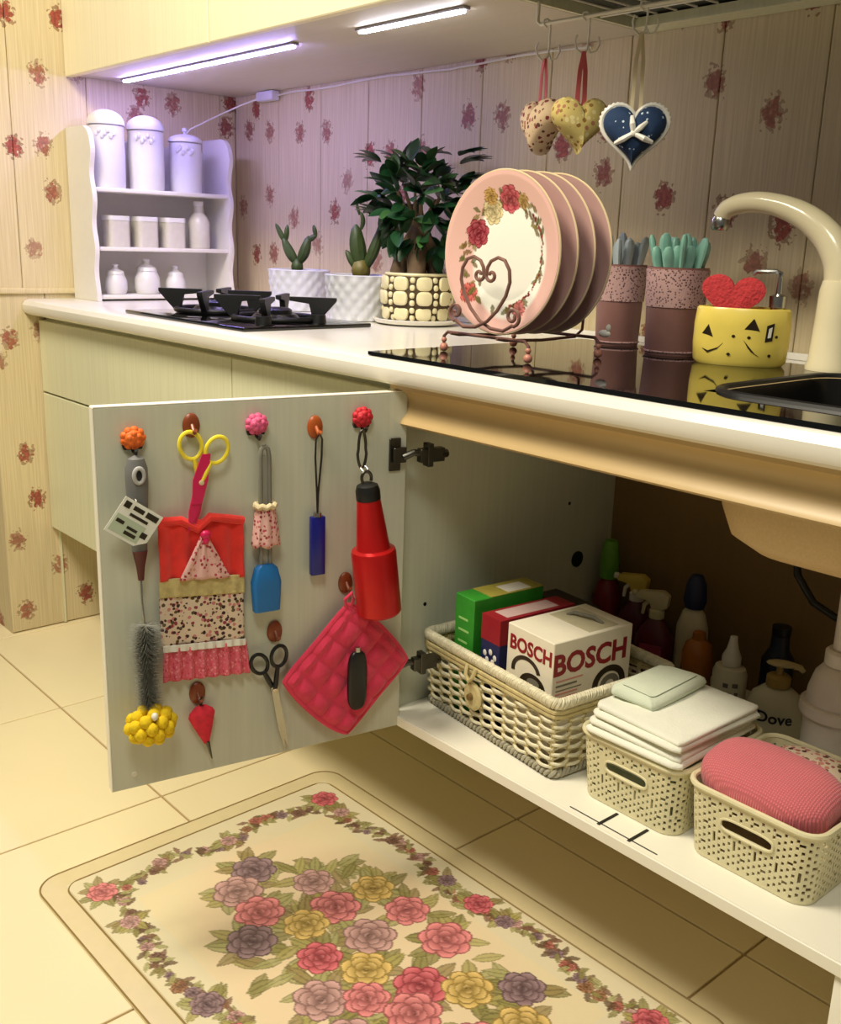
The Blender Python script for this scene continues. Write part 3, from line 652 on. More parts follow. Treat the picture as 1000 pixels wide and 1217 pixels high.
# ================================================================ CUTLERY CUPS
M_mv = mat('mauve_metal_cup', (150, 108, 100), rough=.5, var=.06)
M_lace = mat_speckle('mauve_lace', (186, 150, 146), [(92, 60, 62), (120, 84, 84), (70, 48, 50)], 230, .34, rough=.7)
M_teal = mat('teal_handle', (128, 178, 160), rough=.4, var=.15, vscale=30)
M_pale = mat('pale_blue_handle', (182, 196, 200), rough=.35, var=.12, vscale=30)
GT = .9057
CUPS = [((1.515, .462, GT), .043, M_pale, 'mauve lace-banded cup of pale cutlery next to the plates', 11), ((1.665, .415, GT), .049, M_teal, 'mauve lace-banded cup of teal cutlery beside the yellow caddy', 18)]
cut_pt = [('pale blue', 'cutlery in the left cup'), ('teal', 'cutlery in the right cup')]
for k, (loc, r_, mm, lab, n) in enumerate(CUPS):
    o = thing('cutlery_cup', lab, 'cup', loc, group='mauve cutlery cups')
    MB().lathe([(0, 0), (r_*.86, 0), (r_*.88, .003), (r_, .138), (r_*1.02, .14), (r_*.96, .14), (r_*.84, .006), (0, .006)], 36).build('body', M_mv, o, smooth=True)
    MB().lathe([(r_*(.88+.12*t)+.0014, .003+.135*t) for t in np.linspace(.55, .99, 10)], 48, rf=lambda a, z, q: .0006*math.sin(a*24+z*400)).build('lace_band', M_lace, o, smooth=True)
    MB().tube([((r_*.885+.0006)*math.cos(a), (r_*.885+.0006)*math.sin(a), .006) for a in np.linspace(0, 2*PI, 37)[:-1]], .0016, 6, closed=True).build('foot_ring', M_lace, o, smooth=True)
    for q in range(n):
        a = q*2.39996+.3*k; rb = r_*.5*math.sqrt((q+.5)/n)*1.3
        hgt = .162+.010*math.sin(q*1.9+k); tip = r_*.78*math.sqrt((q+.7)/n)
        p0_ = Vector((rb*.35*math.cos(a), rb*.35*math.sin(a), .012)); p1_ = Vector((tip*math.cos(a), tip*math.sin(a), .128)); dv = (p1_-p0_).normalized()
        c_ = thing('cutlery', f'{cut_pt[k][0]} handled cutlery standing in the {"left cup by the plates" if k == 0 else "right cup by the yellow caddy"}', 'cutlery', Vector(loc)+Vector((0, 0, .0065)), group=cut_pt[k][1])
        L_ = hgt
        M_ = T(p0_) @ dv.to_track_quat('Z', 'X').to_matrix().to_4x4() @ RZ(random.uniform(0, 3))
        MB().lathe([(0, 0), (.003, .002), (.003, L_*.55), (0, L_*.56)], 8, M=M_).build('shaft', M_steel, c_, smooth=True)
        MB().lathe([(0, L_*.5), (.005, L_*.52), (.0065, L_*.72), (.0098, L_*.90), (.0088, L_*.98), (.005, L_*1.02), (0, L_*1.03)], 10, M=M_ @ Matrix.Diagonal((1, .6, 1, 1))).build('handle', mm, c_, smooth=True)

# ================================================================ YELLOW SPONGE CADDY
M_yel = mat('yellow_ceramic', (232, 208, 96), rough=.3, var=.06, vscale=30)
M_ink = mat('dark_glaze', (44, 34, 22), rough=.3)
yc = thing('sponge_caddy', 'yellow ceramic sponge caddy with dark painted marks beside the tap', 'caddy', (1.806, .392, GT), rz=math.radians(30))
ax, ay = .071, .043
prof = [(0, 0), (.90, 0), (.97, .006), (1.0, .03), (1.0, .06), (.97, .083), (.93, .086), (.89, .083), (.88, .05), (.87, .016), (0, .016)]
MB().lathe(prof, 56, sx=ax, sy=ay).build('body', M_yel, yc, smooth=True)
def wrapY(poly, lift=.0007):
    vs, n = [], len(poly)
    for q in (-.0004, lift):
        for a, z in poly: vs.append(((ax+q)*math.cos(math.radians(a-90)), (ay+q)*math.sin(math.radians(a-90)), z))
    return MB().add(vs, [tuple(range(n)), tuple(range(2*n-1, n-1, -1))]+[(i, i+n, (i+1) % n+n, (i+1) % n) for i in range(n)])
for poly in ([(-52, .046), (-34, .042), (-42, .060)], [(-50, .024), (-40, .021), (-26, .027), (-20, .034), (-27, .0245), (-40, .018)], [(4, .056), (22, .054), (14, .072)], [(30, .038), (40, .040), (41, .066), (31, .062)], [(4, .040), (10, .028), (20, .019), (24, .017), (13, .024), (7, .036)]):
    wrapY(poly).build('painted_mark', M_ink, yc)
for a, z in ((-8, .045), (10, .044), (46, .046), (-12, .018), (38, .018)): wrapY([(a+2.2*math.cos(t), z+.0022*math.sin(t)) for t in np.linspace(0, 2*PI, 9)[:-1]]).build('painted_mark', M_ink, yc)
wrapY([(33, .044), (37, .045), (38, .060), (34, .058)], .0012).build('painted_mark', M_white, yc)
def heart2d(n=48, w_=1.0):
    o = []
    for k in range(n):
        t = 2*PI*k/n; o.append((w_*16*math.sin(t)**3/32, w_*(13*math.cos(t)-5*math.cos(2*t)-2*math.cos(3*t)-math.cos(4*t)+2.5)/32))
    return o
M_sp = mat('red_sponge', (206, 62, 66), rough=.95, var=.2, vscale=160, bump=1, bscale=260)
h2 = heart2d(56, .094)
sp_ = MB().prism([(x, z*.84) for x, z in h2], -.014, .014, 'xz').build('heart_sponge', M_sp, None, bevel=.004)
sp_.location = (1.7870, .3868, 1.002); sp_.rotation_euler = (0, math.radians(4), math.radians(30)); tag(sp_, 'red heart-shaped sponge sticking out of the yellow caddy', 'sponge')
pm = thing('soap_pump', 'small metal soap pump in the yellow caddy right of the red sponge', 'pump', (1.846, .418, GT+.0165))
MB().lathe([(0, 0), (.011, 0), (.011, .07), (.013, .071), (.013, .088), (.005, .091), (.004, .115), (0, .115)], 16).build('stem', M_steel, pm, smooth=True)
MB().tube([(0, 0, .114), (0, 0, .121), (-.006, -.004, .124), (-.030, -.019, .123), (-.034, -.021, .118)], .0036, 8).build('spout', M_steel, pm, smooth=True)

# ================================================================ TAP
M_tap = mat('cream_enamel', (234, 222, 184), rough=.22, var=.02, coat=.3)
tp = thing('kitchen_tap', 'cream enamelled kitchen tap with a swung high spout by the sink', 'tap', (1.925, .450, GT))
MB().lathe([(0, 0), (.036, 0), (.036, .006), (.033, .014), (.030, .075), (.029, .115), (.026, .13), (0, .132)], 32).build('body', M_tap, tp, smooth=True)
ctl = [(0, 0, .10), (0, 0, .128), (-.006, -.001, .158), (-.026, -.003, .190), (-.058, -.006, .216), (-.096, -.009, .233), (-.136, -.012, .241), (-.168, -.014, .240), (-.192, -.016, .232), (-.202, -.017, .219)]
cp = []
for k in range(len(ctl)-1):                                   # Catmull-Rom
    P_ = [Vector(ctl[max(0, min(len(ctl)-1, k+q))]) for q in (-1, 0, 1, 2)]
    for s_ in range(5):
        t = s_/5; cp.append(.5*((2*P_[1])+(-P_[0]+P_[2])*t+(2*P_[0]-5*P_[1]+4*P_[2]-P_[3])*t*t+(-P_[0]+3*P_[1]-3*P_[2]+P_[3])*t**3))
cp.append(Vector(ctl[-1]))
MB().tube(cp, list(np.interp(np.linspace(0, 1, len(cp)), [0, .3, .6, 1], [.026, .023, .0165, .0135])), 20).build('spout', M_tap, tp, smooth=True)
MB().lathe([(0, -.004), (.012, -.004), (.0145, 0), (.0145, .014), (.012, .018), (0, .018)], 20, M=T((-.2025, -.017, .203))).build('aerator', M_steel, tp, smooth=True)
MB().tube([(.024, 0, .10), (.045, -.006, .108), (.085, -.02, .135)], [.012, .010, .007], 10).build('lever', M_tap, tp, smooth=True)

# ================================================================ HANGING HEARTS
def puffy(w_, th, n=56, m_=9):
    o2 = heart2d(n, w_); vs, fs = [], []
    for k in range(1, m_):
        t = -PI/2+PI*k/m_; c_ = abs(math.cos(t))**.55
        for x, z in o2: vs.append((x*c_, th*math.sin(t), z*c_))
    vs += [(0, -th, 0), (0, th, 0)]; A_ = len(vs)-2
    for k in range(m_-2):
        for i in range(n): j = (i+1) % n; fs.append((k*n+i, k*n+j, (k+1)*n+j, (k+1)*n+i))
    for i in range(n): j = (i+1) % n; fs.append((A_, j, i)); fs.append((A_+1, (m_-2)*n+i, (m_-2)*n+j))
    return MB().add(vs, fs)
M_h1 = mat_speckle('pink_brown_calico', (206, 180, 146), [(120, 40, 40), (90, 60, 50), (150, 100, 80)], 120, .40)
M_h2 = mat_speckle('yellow_floral_calico', (206, 186, 112), [(150, 110, 50), (176, 120, 90), (226, 210, 150)], 110, .38)
M_h3 = mat_speckle('navy_dotted_cotton', (24, 50, 86), [(200, 214, 226), (28, 56, 92), (190, 206, 220), (24, 50, 84), (22, 46, 78)], 130, .26)
M_rib = mat('pink_ribbon', (226, 108, 112), rough=.7, var=.06)
M_rib2 = mat('cream_ribbon', (222, 206, 166), rough=.8, var=.06)
HE = [((1.460, 1.259), .096, -18, M_h1, M_rib, 'pink-brown calico heart seen nearly edge-on, hanging leftmost', 1.345),
      ((1.541, 1.257), .094, 62, M_h2, M_rib, 'yellow calico heart on a pink ribbon, hanging in the middle', 1.345),
      ((1.650, 1.236), .094, 36, M_h3, M_rib2, 'navy dotted heart with a white lace edge and bow on a cream ribbon', 1.345)]
RY_ = .29
for k, ((x_, z_), w_, rot, mm, rb, lab, _) in enumerate(HE):
    hang = (1.364, 1.366, 1.380)[k]
    o = thing('hanging_heart', lab, 'ornament', (x_, RY_, z_), rz=math.radians(rot), group='fabric hearts on the rail')
    hb_ = puffy(w_, w_*.26).build('heart', mm, o, smooth=True, angle=70)
    topz = w_*(5.0+2.5)/32
    wd = .0075 if k < 2 else .0055
    rbm = MB()
    for sg in (-1, 1):
        pts_ = [(sg*.004, 0, topz-.004), (sg*.0065, 0, topz+.02), (sg*.005, 0, (hang-z_)*.75), (0, 0, hang-z_)]
        vs_ = []; 
        for px_, py_, pz_ in pts_: vs_ += [(px_-wd/2, sg*.0015-.0006, pz_), (px_+wd/2, sg*.0015-.0006, pz_), (px_+wd/2, sg*.0015+.0006, pz_), (px_-wd/2, sg*.0015+.0006, pz_)]
        fs_ = []
        for q in range(3):
            for e_ in range(4): a_, b_ = 4*q+e_, 4*q+(e_+1) % 4; fs_.append((a_, b_, b_+4, a_+4))
        rbm.add(vs_, fs_)
    rbm.build('ribbon', rb, o)
    if k == 2:
        lace = MB(); h3 = heart2d(60, w_*1.05)
        lace.tube([(x, 0, zz) for x, zz in h3], .0038, 8, closed=True)
        for q in range(0, 60): lace.ell((h3[q][0]*1.045, 0, h3[q][1]*1.045), (.0026, .002, .0026), 6, 4)
        lace.build('lace_edge', M_white, o, smooth=True)
        bow = MB()
        for (x1, z1) in ((-.026, -.012), (.028, -.010), (-.004, .026), (.018, .018)):
            bow.tube([(0, -.0265, .002), (x1*.55, -.029, z1*.55), (x1, -.021, z1)], [.0032, .0045, .003], 8)
        bow.ell((0, -.028, .002), (.005, .003, .005), 10, 6)
        bow.build('bow', M_white, hb_, smooth=True)
    # S-shaped wire hook on the rail
    hk = thing('s_hook', ['white wire hook holding the edge-on calico heart', 'white wire hook holding the yellow heart', 'white wire hook holding the navy heart'][k], 'hook', (x_, RY_, hang), rz=math.radians(35), group='wire hooks on the rail')
    L_ = 1.416-hang
    pts = [(.0, 0, L_-.006), (-.005, 0, L_-.001), (-.0045, 0, L_+.005), (0, 0, L_+.0065), (.005, 0, L_+.003), (.006, 0, L_-.006), (.006, 0, .018), (.004, 0, .002)]
    MB().tube(pts+[(-.004, 0, -.003), (-.012, 0, .004), (-.015, 0, .016), (-.012, 0, .024)], .0016, 6).build('curl', M_wire, hk, smooth=True)
    MB().tube([(.005, 0, .008), (.010, 0, -.002), (.018, 0, .0), (.023, 0, .010), (.021, 0, .020)], .0016, 6).build('curl', M_wire, hk, smooth=True)
# ================================================================ THINGS HUNG ON THE DOOR
def dthing(name, lab, cat, s_, z_, group=None, off=.0006): return thing(name, lab, cat, dloc(s_, z_, off), DRZ, group)
M_hook = mat('brown_hook_plastic', (132, 62, 30), rough=.35, var=.12)
M_hook2 = mat('amber_hook_plastic', (176, 84, 30), rough=.35, var=.12)
def flower_hook(s_, z_, col, lab, nm):
    o = dthing('flower_hook', lab, 'hook', s_, z_, 'stick-on flower hooks')
    mm = mat(nm, col, rough=.6, var=.18, vscale=120, bump=.5, bscale=200)
    MB().lathe([(0, 0), (.013, 0), (.013, .003), (0, .003)], 20, M=RX(PI/2)).build('pad', M_black, o, smooth=True)
    fl = MB().ell((0, -.009, 0), (.013, .009, .012), 14, 8)
    for k in range(9):
        a = 2*PI*k/9; fl.ell((.0115*math.cos(a), -.0065, .0105*math.sin(a)), (.0065, .006, .006), 8, 6)
    for k in range(5):
        a = 2*PI*k/5+.4; fl.ell((.006*math.cos(a), -.014, .006*math.sin(a)), (.005, .004, .005), 8, 6)
    fl.build('flower', mm, o, smooth=True)
    MB().tube([(0, -.003, -.012), (0, -.006, -.018), (0, -.016, -.020), (0, -.021, -.014)], .0026, 8).build('prong', M_black, o, smooth=True)
    MB().prism([(-.014, -.010), (.014, -.010), (.012, -.016), (-.012, -.016)], -.005, 0, 'xz').build('leaf', M_black, o)
def oval_hook(s_, z_, lab, m_=None):
    o = dthing('oval_hook', lab, 'hook', s_, z_, 'stick-on oval hooks')
    MB().ell((0, -.0015, 0), (.0125, .0055, .0175), 16, 10).build('pad', m_ or M_hook, o, smooth=True)
    MB().tube([(0, -.004, .002), (0, -.010, -.004), (0, -.016, -.008), (0, -.020, -.004)], .003, 8).build('prong', m_ or M_hook, o, smooth=True)
flower_hook(.427, .807, (240, 108, 30), 'orange flower hook holding the bottle brush on the open door', 'orange_felt')
flower_hook(.251, .815, (232, 92, 140), 'pink flower hook holding the blue-headed pastry brush', 'pink_felt')
flower_hook(.082, .815, (204, 30, 48), 'red flower hook holding the red flask', 'red_felt')
oval_hook(.345, .818, 'brown oval hook holding the pink scissors with yellow handles')
oval_hook(.158, .804, 'amber oval hook holding the blue bar on a black cord', M_hook2)
oval_hook(.105, .554, 'brown oval hook holding the pink quilted potholder')
oval_hook(.224, .493, 'brown oval hook holding the black-handled scissors')
oval_hook(.347, .417, 'brown oval hook holding the little red cone under the towel')
# bottle brush
bb = dthing('bottle_brush', 'grey bottle brush with dark bristles and a yellow foam tip hung upside down', 'brush', .427, .60)
M_gry = mat('grey_rubber', (112, 112, 112), rough=.5, var=.08)
M_mar = mat('maroon_plastic', (84, 20, 22), rough=.4)
Yb = -.034
MB().lathe([(0, .052), (.0105, .052), (.0115, .08), (.014, .12), (.0155, .15), (.0150, .168), (.011, .181), (0, .187)], 20, c=(0, -.017, 0), sy=.8).build('handle', M_gry, bb, smooth=True)
MB().tube([(.0065*math.cos(a), -.0295, .160+.010*math.sin(a)) for a in np.linspace(0, 2*PI, 21)[:-1]], .003, 8, closed=True).build('hanging_ring', mat('pale_grey_rubber', (176, 176, 176), rough=.5), bb, smooth=True)
MB().ell((0, -.0292, .160), (.0055, .002, .0085), 12, 8).build('hanging_hole', M_black, bb, smooth=True)
MB().lathe([(0, .010), (.004, .010), (.006, .03), (.0105, .052), (0, .0535)], 18, c=(0, -.018, 0)).build('collar', M_mar, bb, smooth=True)
MB().tube([(0, -.018, .012), (-.001, -.022, -.02), (0, -.027, -.055), (0, -.027, -.185)], .0016, 6).build('wire', M_steel, bb, smooth=True)
br = MB(); rn = random.Random(5)
for k in range(44):
    z_ = -.052-.122*k/43; rl_ = .0285*(.75+.25*math.sin(PI*min(1, k/30+.25)))
    for q in range(30):
        a = 2*PI*q/30+k*.37; l_ = rl_*rn.uniform(.85, 1.05); c_, s2 = math.cos(a), math.sin(a); dz = rn.uniform(-.003, .003)
        br.add([(-.0008*s2, Yb+.003+.0008*c_, z_), (.0008*s2, Yb+.003-.0008*c_, z_), (l_*c_, Yb+.003+l_*s2, z_+dz), (0, Yb+.003, z_+.0008)], [(0, 1, 2), (0, 2, 3), (1, 3, 2)])
bo = br.build('bristles', mat('grey_bristle', (128, 128, 118), rough=.6, var=.2), bb); bo['kind'] = 'stuff'
M_foam = mat('yellow_foam', (238, 200, 20), rough=.9, var=.15, vscale=90, bump=.5)
fm = MB()
for k in range(34):
    zz = 1-2*(k+.5)/34; a = k*2.4; r_ = math.sqrt(1-zz*zz)
    fm.ell((.0295*r_*math.cos(a), Yb-.004+.020*r_*math.sin(a), -.200+.022*zz), (.0095, .0085, .0100), 8, 6)
fm.ell((0, Yb-.004, -.198), (.022, .018, .016), 10, 8)
fm.build('foam_tip', M_foam, bb, smooth=True)
MB().ell((0.001, Yb-.022, -.180), (.005, .005, .006), 10, 6).build('wire_end_cap', M_white, bb, smooth=True)
tg = dthing('price_tag', 'white printed card tag tied round the bottle brush handle', 'tag', .438, .696)
A = T((0, -.034, 0)) @ RY(math.radians(36))
MB().prism([(-.030, -.026), (.016, -.026), (.030, -.014), (.030, .027), (-.030, .027)][::-1], -.0008, .0, 'xz', M=A).build('card', mat('white_card', (236, 236, 226), rough=.6), tg)
pr_m = MB()
for x0, z0, x1, z1 in ((-.026, .014, -.017, .023), (-.012, .016, .004, .022), (.008, .015, .026, .023), (-.012, .007, .016, .011), (-.024, -.008, -.012, -.003), (-.006, -.010, .010, -.006), (-.006, -.018, .012, -.013), (.016, -.012, .025, -.004)):
    pr_m.box((x0, -.0014, z0), (x1, -.0008, z1), M=A)
pr_m.build('printed_blocks', M_ink, tg)
MB().box((-.027, -.0012, -.022), (.018, -.0008, .003), M=A).build('green_panel', mat('pale_green_print', (186, 200, 176), rough=.6), tg)
MB().tube([(0, -.033, .02), (.006, -.030, .03), (.004, -.020, .036)], .0008, 5).build('string', M_white, tg)
# scissors
def scissors(o, r1, r2, piv, tip, hm, bm_, rad, asp=1.25, tube=.0032, y=-.012, bw=.010):
    """two ring handles joined at a pivot to two slim blades; coordinates are local (x, z)"""
    for k, c_ in enumerate((r1, r2)):
        yy = y-.004*k
        d_ = Vector((piv[0]-c_[0], piv[1]-c_[1])).normalized(); e_ = Vector((-d_.y, d_.x))
        ring = []
        for a in np.linspace(0, 2*PI, 25)[:-1]:
            q = d_*(rad*asp*math.cos(a))+e_*(rad*math.sin(a)); ring.append((c_[0]+q.x, yy, c_[1]+q.y))
        h_ = MB().tube(ring, tube, 8, closed=True)
        sx_ = c_[0]+d_.x*rad*asp; sz_ = c_[1]+d_.y*rad*asp
        h_.tube([(sx_, yy, sz_), ((sx_+piv[0])/2, yy, (sz_+piv[1])/2), (piv[0], yy, piv[1])], [tube*1.2, tube*1.4, tube*1.3], 8)
        h_.build('handle', hm, o, smooth=True)
        t_ = (tip[0]+(.004 if k == 0 else -.004), tip[1]+.002*k); d2 = Vector((t_[0]-piv[0], t_[1]-piv[1])).normalized(); e2 = Vector((-d2.y, d2.x))
        P_ = lambda u, v: (piv[0]+d2.x*u+e2.x*v, piv[1]+d2.y*u+e2.y*v)
        L_ = math.hypot(t_[0]-piv[0], t_[1]-piv[1])
        MB().prism([P_(-.006, -bw*.5), P_(-.006, bw*.5), P_(L_*.6, bw*.42), P_(L_, 0), P_(L_*.6, -bw*.42)], yy-.001, yy+.001, 'xz').build('blade', bm_, o)
    MB().lathe([(0, 0), (.004, 0), (.0035, .0025), (0, .003)], 12, M=T((piv[0], y-.006, piv[1])) @ RX(PI/2)).build('pivot', M_gold, o, smooth=True)
M_yh = mat('yellow_plastic', (242, 222, 58), rough=.35, var=.04)
M_pk = mat('magenta_plastic', (216, 30, 92), rough=.35, var=.06)
o = dthing('scissors', 'pink craft scissors with yellow ring handles hung above the red towel', 'scissors', .340, .740)
scissors(o, (-.010, .052), (.026, .044), (.002, 0), (-.014, -.072), M_yh, M_pk, .0155, 1.25, .0030, bw=.016)
MB().prism([(-.010, .004), (.004, .040), (.016, .040), (.012, .004), (.002, -.03), (-.012, -.03)], -.019, -.0165, 'xz').build('shank', M_pk, o)
o = dthing('scissors', 'black-handled steel scissors hung between the towel and the potholder', 'scissors', .230, .403)
scissors(o, (-.023, .046), (.007, .055), (0, 0), (.020, -.108), M_black, M_steel, .0125, 1.35, .0030, bw=.011)
# dress-shaped hand towel
M_redf = mat('red_fleece', (236, 52, 44), rough=.95, var=.12, vscale=60, sheen=.3)
M_bei = mat('beige_lace', (206, 188, 128), rough=.9, var=.2, vscale=110, bump=.5)
M_fl = mat_speckle('tiny_floral_cotton', (228, 206, 182), [(60, 30, 34), (150, 60, 70), (96, 80, 50), (206, 130, 130), (80, 40, 44)], 165, .46)
M_fl2 = mat_speckle('pink_floral_lace', (234, 186, 180), [(196, 70, 96), (150, 60, 60), (214, 150, 130)], 170, .36)
M_ruf = mat_speckle('pink_gingham_cotton', (226, 104, 122), [(240, 160, 166), (208, 70, 96), (232, 130, 144)], 230, .40)
tw = dthing('hand_towel', 'dress-shaped hand towel with a red top, floral band and pink ruffle', 'towel', .337, .56)
SH = .08
def sheet(x0, x1, z0, z1, amp, fr, y0, ph=0, nu=48, nv=14, flare=0, amp2=0):
    def fn(u, v):
        x = x0+(x1-x0)*u; z = z0+(z1-z0)*v
        f_ = 1+flare*(1-v); x = (x-(x0+x1)/2)*f_+(x0+x1)/2
        y = y0-amp*(.5+.5*math.sin(u*fr*2*PI+ph))*(1-.35*v)-amp2*math.sin(3.1*u+5*v+ph)*math.sin(4*v)
        return (x, y, z-SH*x+.15*amp*math.sin(u*fr*2*PI))
    return MB().grid(fn, nu, nv)
sheet(-.062, .062, .036, .124, .007, 4.2, -.006, .6, amp2=.003).build('fleece_top', M_redf, tw, smooth=True, solid=.004)
MB().tube([(-.062, -.008, .122+SH*.062), (-.03, -.012, .127), (-.006, -.011, .112), (.012, -.013, .128), (.04, -.012, .122), (.062, -.008, .116)], .0065, 10).build('gathered_hem', M_redf, tw, smooth=True)
def tri(u, v):
    wd = .034*(1-v)+.004; x = .002+(-wd+2*wd*u); z = .038+.066*v; return (x, -.0165-.002*math.sin(u*18), z-SH*x)
MB().grid(tri, 20, 14).build('lace_triangle', M_fl2, tw, smooth=True, solid=.002)
MB().ell((.003, -.019, .104), (.008, .005, .007), 10, 6).ell((.003, -.02, .096), (.005, .004, .006), 8, 6).build('bow', M_pk, tw, smooth=True)
sheet(-.064, .062, .012, .040, .003, 6, -.011, 0).build('beige_band', M_bei, tw, smooth=True, solid=.002)
sheet(-.064, .061, -.062, .014, .003, 2.5, -.009, .3).build('floral_band', M_fl, tw, smooth=True, solid=.002)
sheet(-.062, .062, -.070, -.060, .0035, 9, -.0125, 0).build('lace_trim', M_white, tw, smooth=True, solid=.002)
sheet(-.060, .064, -.116, -.066, .010, 7.0, -.007, .5, nu=84, flare=.06).build('ruffle', M_ruf, tw, smooth=True, solid=.002)
# pastry brush
pb = dthing('pastry_brush', 'pastry brush with a clear grey handle, patterned bow and blue silicone head', 'brush', .243, .66, off=.004)
M_clr = mat('smoky_clear_plastic', (128, 126, 116), rough=.2, var=.1)
pbm = MB()
for sg in (-1, 1): pbm.tube([(0, -.012, .124), (sg*.005, -.012, .120), (sg*.0068, -.012, .108), (sg*.0068, -.012, -.055)], .0036, 8)
pbm.build('handle', M_clr, pb, smooth=True)
MB().box((-.005, -.0125, -.055), (.005, -.0105, .11)).build('handle_web', mat('smoky_web', (150, 148, 136), rough=.25), pb)
def bowf(u, v):
    wd = .013+.008*(1-v)+.002*math.sin(u*20); a = 2*PI*u; return (wd*math.cos(a), -.013+.010*math.sin(a)*(1+.15*math.sin(a*7)), -.024+.058*v+.002*math.sin(a*5))
MB().grid(bowf, 48, 8).build('fabric_wrap', M_fl2, pb, smooth=True, solid=.0012)
MB().tube([(.0145*math.cos(a), -.013+.0115*math.sin(a), .037+.0015*math.sin(a*8)) for a in np.linspace(0, 2*PI, 33)[:-1]], .0042, 8, closed=True).build('lace_cuff', M_rib2, pb, smooth=True)
M_blu = mat('blue_silicone', (24, 108, 178), rough=.45, var=.06)
hd = MB(); rings = []
for z_, wx, wy in ((-.052, .010, .006), (-.058, .017, .008), (-.080, .0225, .0095), (-.124, .0200, .0085)):
    rings.append([(x, -.013+y, z_) for x, y in rrect(wx*2, wy*2, wy*.6, 3)])
n_ = len(rings[0]); hd.add([p for r in rings for p in r], [(k*n_+i, k*n_+(i+1) % n_, (k+1)*n_+(i+1) % n_, (k+1)*n_+i) for k in range(3) for i in range(n_)]+[tuple(range(n_-1, -1, -1)), tuple(3*n_+i for i in range(n_))])
hd.build('silicone_head', M_blu, pb, smooth=True)
# blue bar on a cord
bl = dthing('blue_bar', 'dark blue bar hanging on a looped black cord', 'keyring', .158, .62)
MB().box((-.0115, -.017, -.042), (.0115, -.006, .050)).build('bar', mat('navy_blue_enamel', (18, 24, 132), rough=.3, var=.06), bl, bevel=.002)
MB().lathe([(0, .050), (.007, .050), (.006, .056), (0, .057)], 12, c=(0, -.0115, 0)).build('cap', M_steel, bl, smooth=True)
MB().tube([(0, -.0115, .056), (-.001, -.0115, .085), (-.0045, -.013, .14), (-.005, -.016, .168), (0, -.018, .178), (.005, -.016, .168), (.0055, -.013, .14), (.001, -.0115, .085), (0, -.0115, .058)], .0016, 6).build('cord', M_black, bl, smooth=True)
# red flask with a carabiner
fk = dthing('flask', 'red metal flask with a black cap hanging from a carabiner', 'flask', .084, .611, off=.012)
M_red = mat('red_anodised', (188, 22, 24), rough=.32, metal=.35, var=.05)
FM = T((0, -.044, 0)) @ RY(math.radians(-6.5))
FM = T((0, -.044, 0)) @ RY(math.radians(-7))
MB().lathe([(0, -.094), (.032, -.094), (.0345, -.0905), (.0345, .006), (.0330, .0105), (.0262, .013), (.0255, .0145), (.0215, .055), (.0180, .09), (0, .091)], 36, M=FM).build('body', M_red, fk, smooth=True)
MB().lathe([(0, .0905), (.0185, .0905), (.0185, .104), (.016, .112), (.008, .116), (0, .117)], 24, M=FM).build('cap', M_black, fk, smooth=True)
MB().tube([FM @ Vector((.008*math.cos(a), 0, .123+.010*math.sin(a))) for a in np.linspace(-.6, PI+.6, 14)], .0025, 8).build('cap_loop', M_dsteel, fk, smooth=True)
cz = [(.0075*math.cos(a)*(1.0 if math.sin(a) < 0 else .8)-.016, -.030, .163+.028*math.sin(a)) for a in np.linspace(0, 2*PI, 25)[:-1]]
MB().tube(cz, .0022, 8, closed=True).build('carabiner', M_dsteel, fk, smooth=True)
MB().tube([(-.0145+.005*math.cos(a), -.036+.006*math.sin(a), .134+.004*math.sin(a)) for a in np.linspace(0, 2*PI, 17)[:-1]], .0014, 6, closed=True).build('split_ring', M_steel, fk, smooth=True)
# quilted potholder
ph = dthing('potholder', 'pink quilted square potholder hung by one corner', 'potholder', .108, .414, off=.012)
M_ph = mat('pink_quilted_cotton', (226, 54, 90), rough=.85, var=.10, vscale=40, bump=.4, bscale=300, sheen=.3)
HSZ = .083
def quilt(u, v):
    a, b = -HSZ+2*HSZ*u, -HSZ+2*HSZ*v
    q = abs(math.sin(4.5*PI*u+.2))**.6*abs(math.sin(4.5*PI*v+.2))**.6
    ed = min(1, min(u, 1-u, v, 1-v)*14)
    k_ = 1-.07*(abs(a*b)/(HSZ*HSZ))**3
    x, z = (a-b)*.7071*k_, (a+b)*.7071*k_
    return (x*.98, -.006-.0075*q*ed-.004*ed, z+.006*math.sin(x*30))
MB().grid(quilt, 60, 60).build('quilted_face', M_ph, ph, smooth=True, solid=.003)
bdp = []
for t in np.linspace(0, 4, 81)[:-1]:
    k_, f_ = int(t), t-int(t); u, v = [(f_, 0), (1, f_), (1-f_, 1), (0, 1-f_)][k_]; q = quilt(u, v); bdp.append((q[0], -.007, q[2]))
MB().tube(bdp, .0042, 8, closed=True).build('binding', M_ph, ph, smooth=True)
MB().tube([(-.004, -.008, .104), (-.009, -.014, .122), (-.001, -.021, .134), (.006, -.014, .122), (.004, -.008, .104)], .0028, 8).build('hanging_loop', M_ph, ph, smooth=True)
fb = dthing('black_fob', 'black oblong fob lying over the pink potholder', 'keyring', .100, .402, off=.034)
MB().ell((0, -.004, 0), (.0165, .0075, .050), 20, 14, pw=.62).build('body', M_black, fb, smooth=True)
MB().lathe([(0, .049), (.005, .049), (.0045, .056), (0, .057)], 10, c=(0, -.004, 0)).build('stud', M_steel, fb, smooth=True)
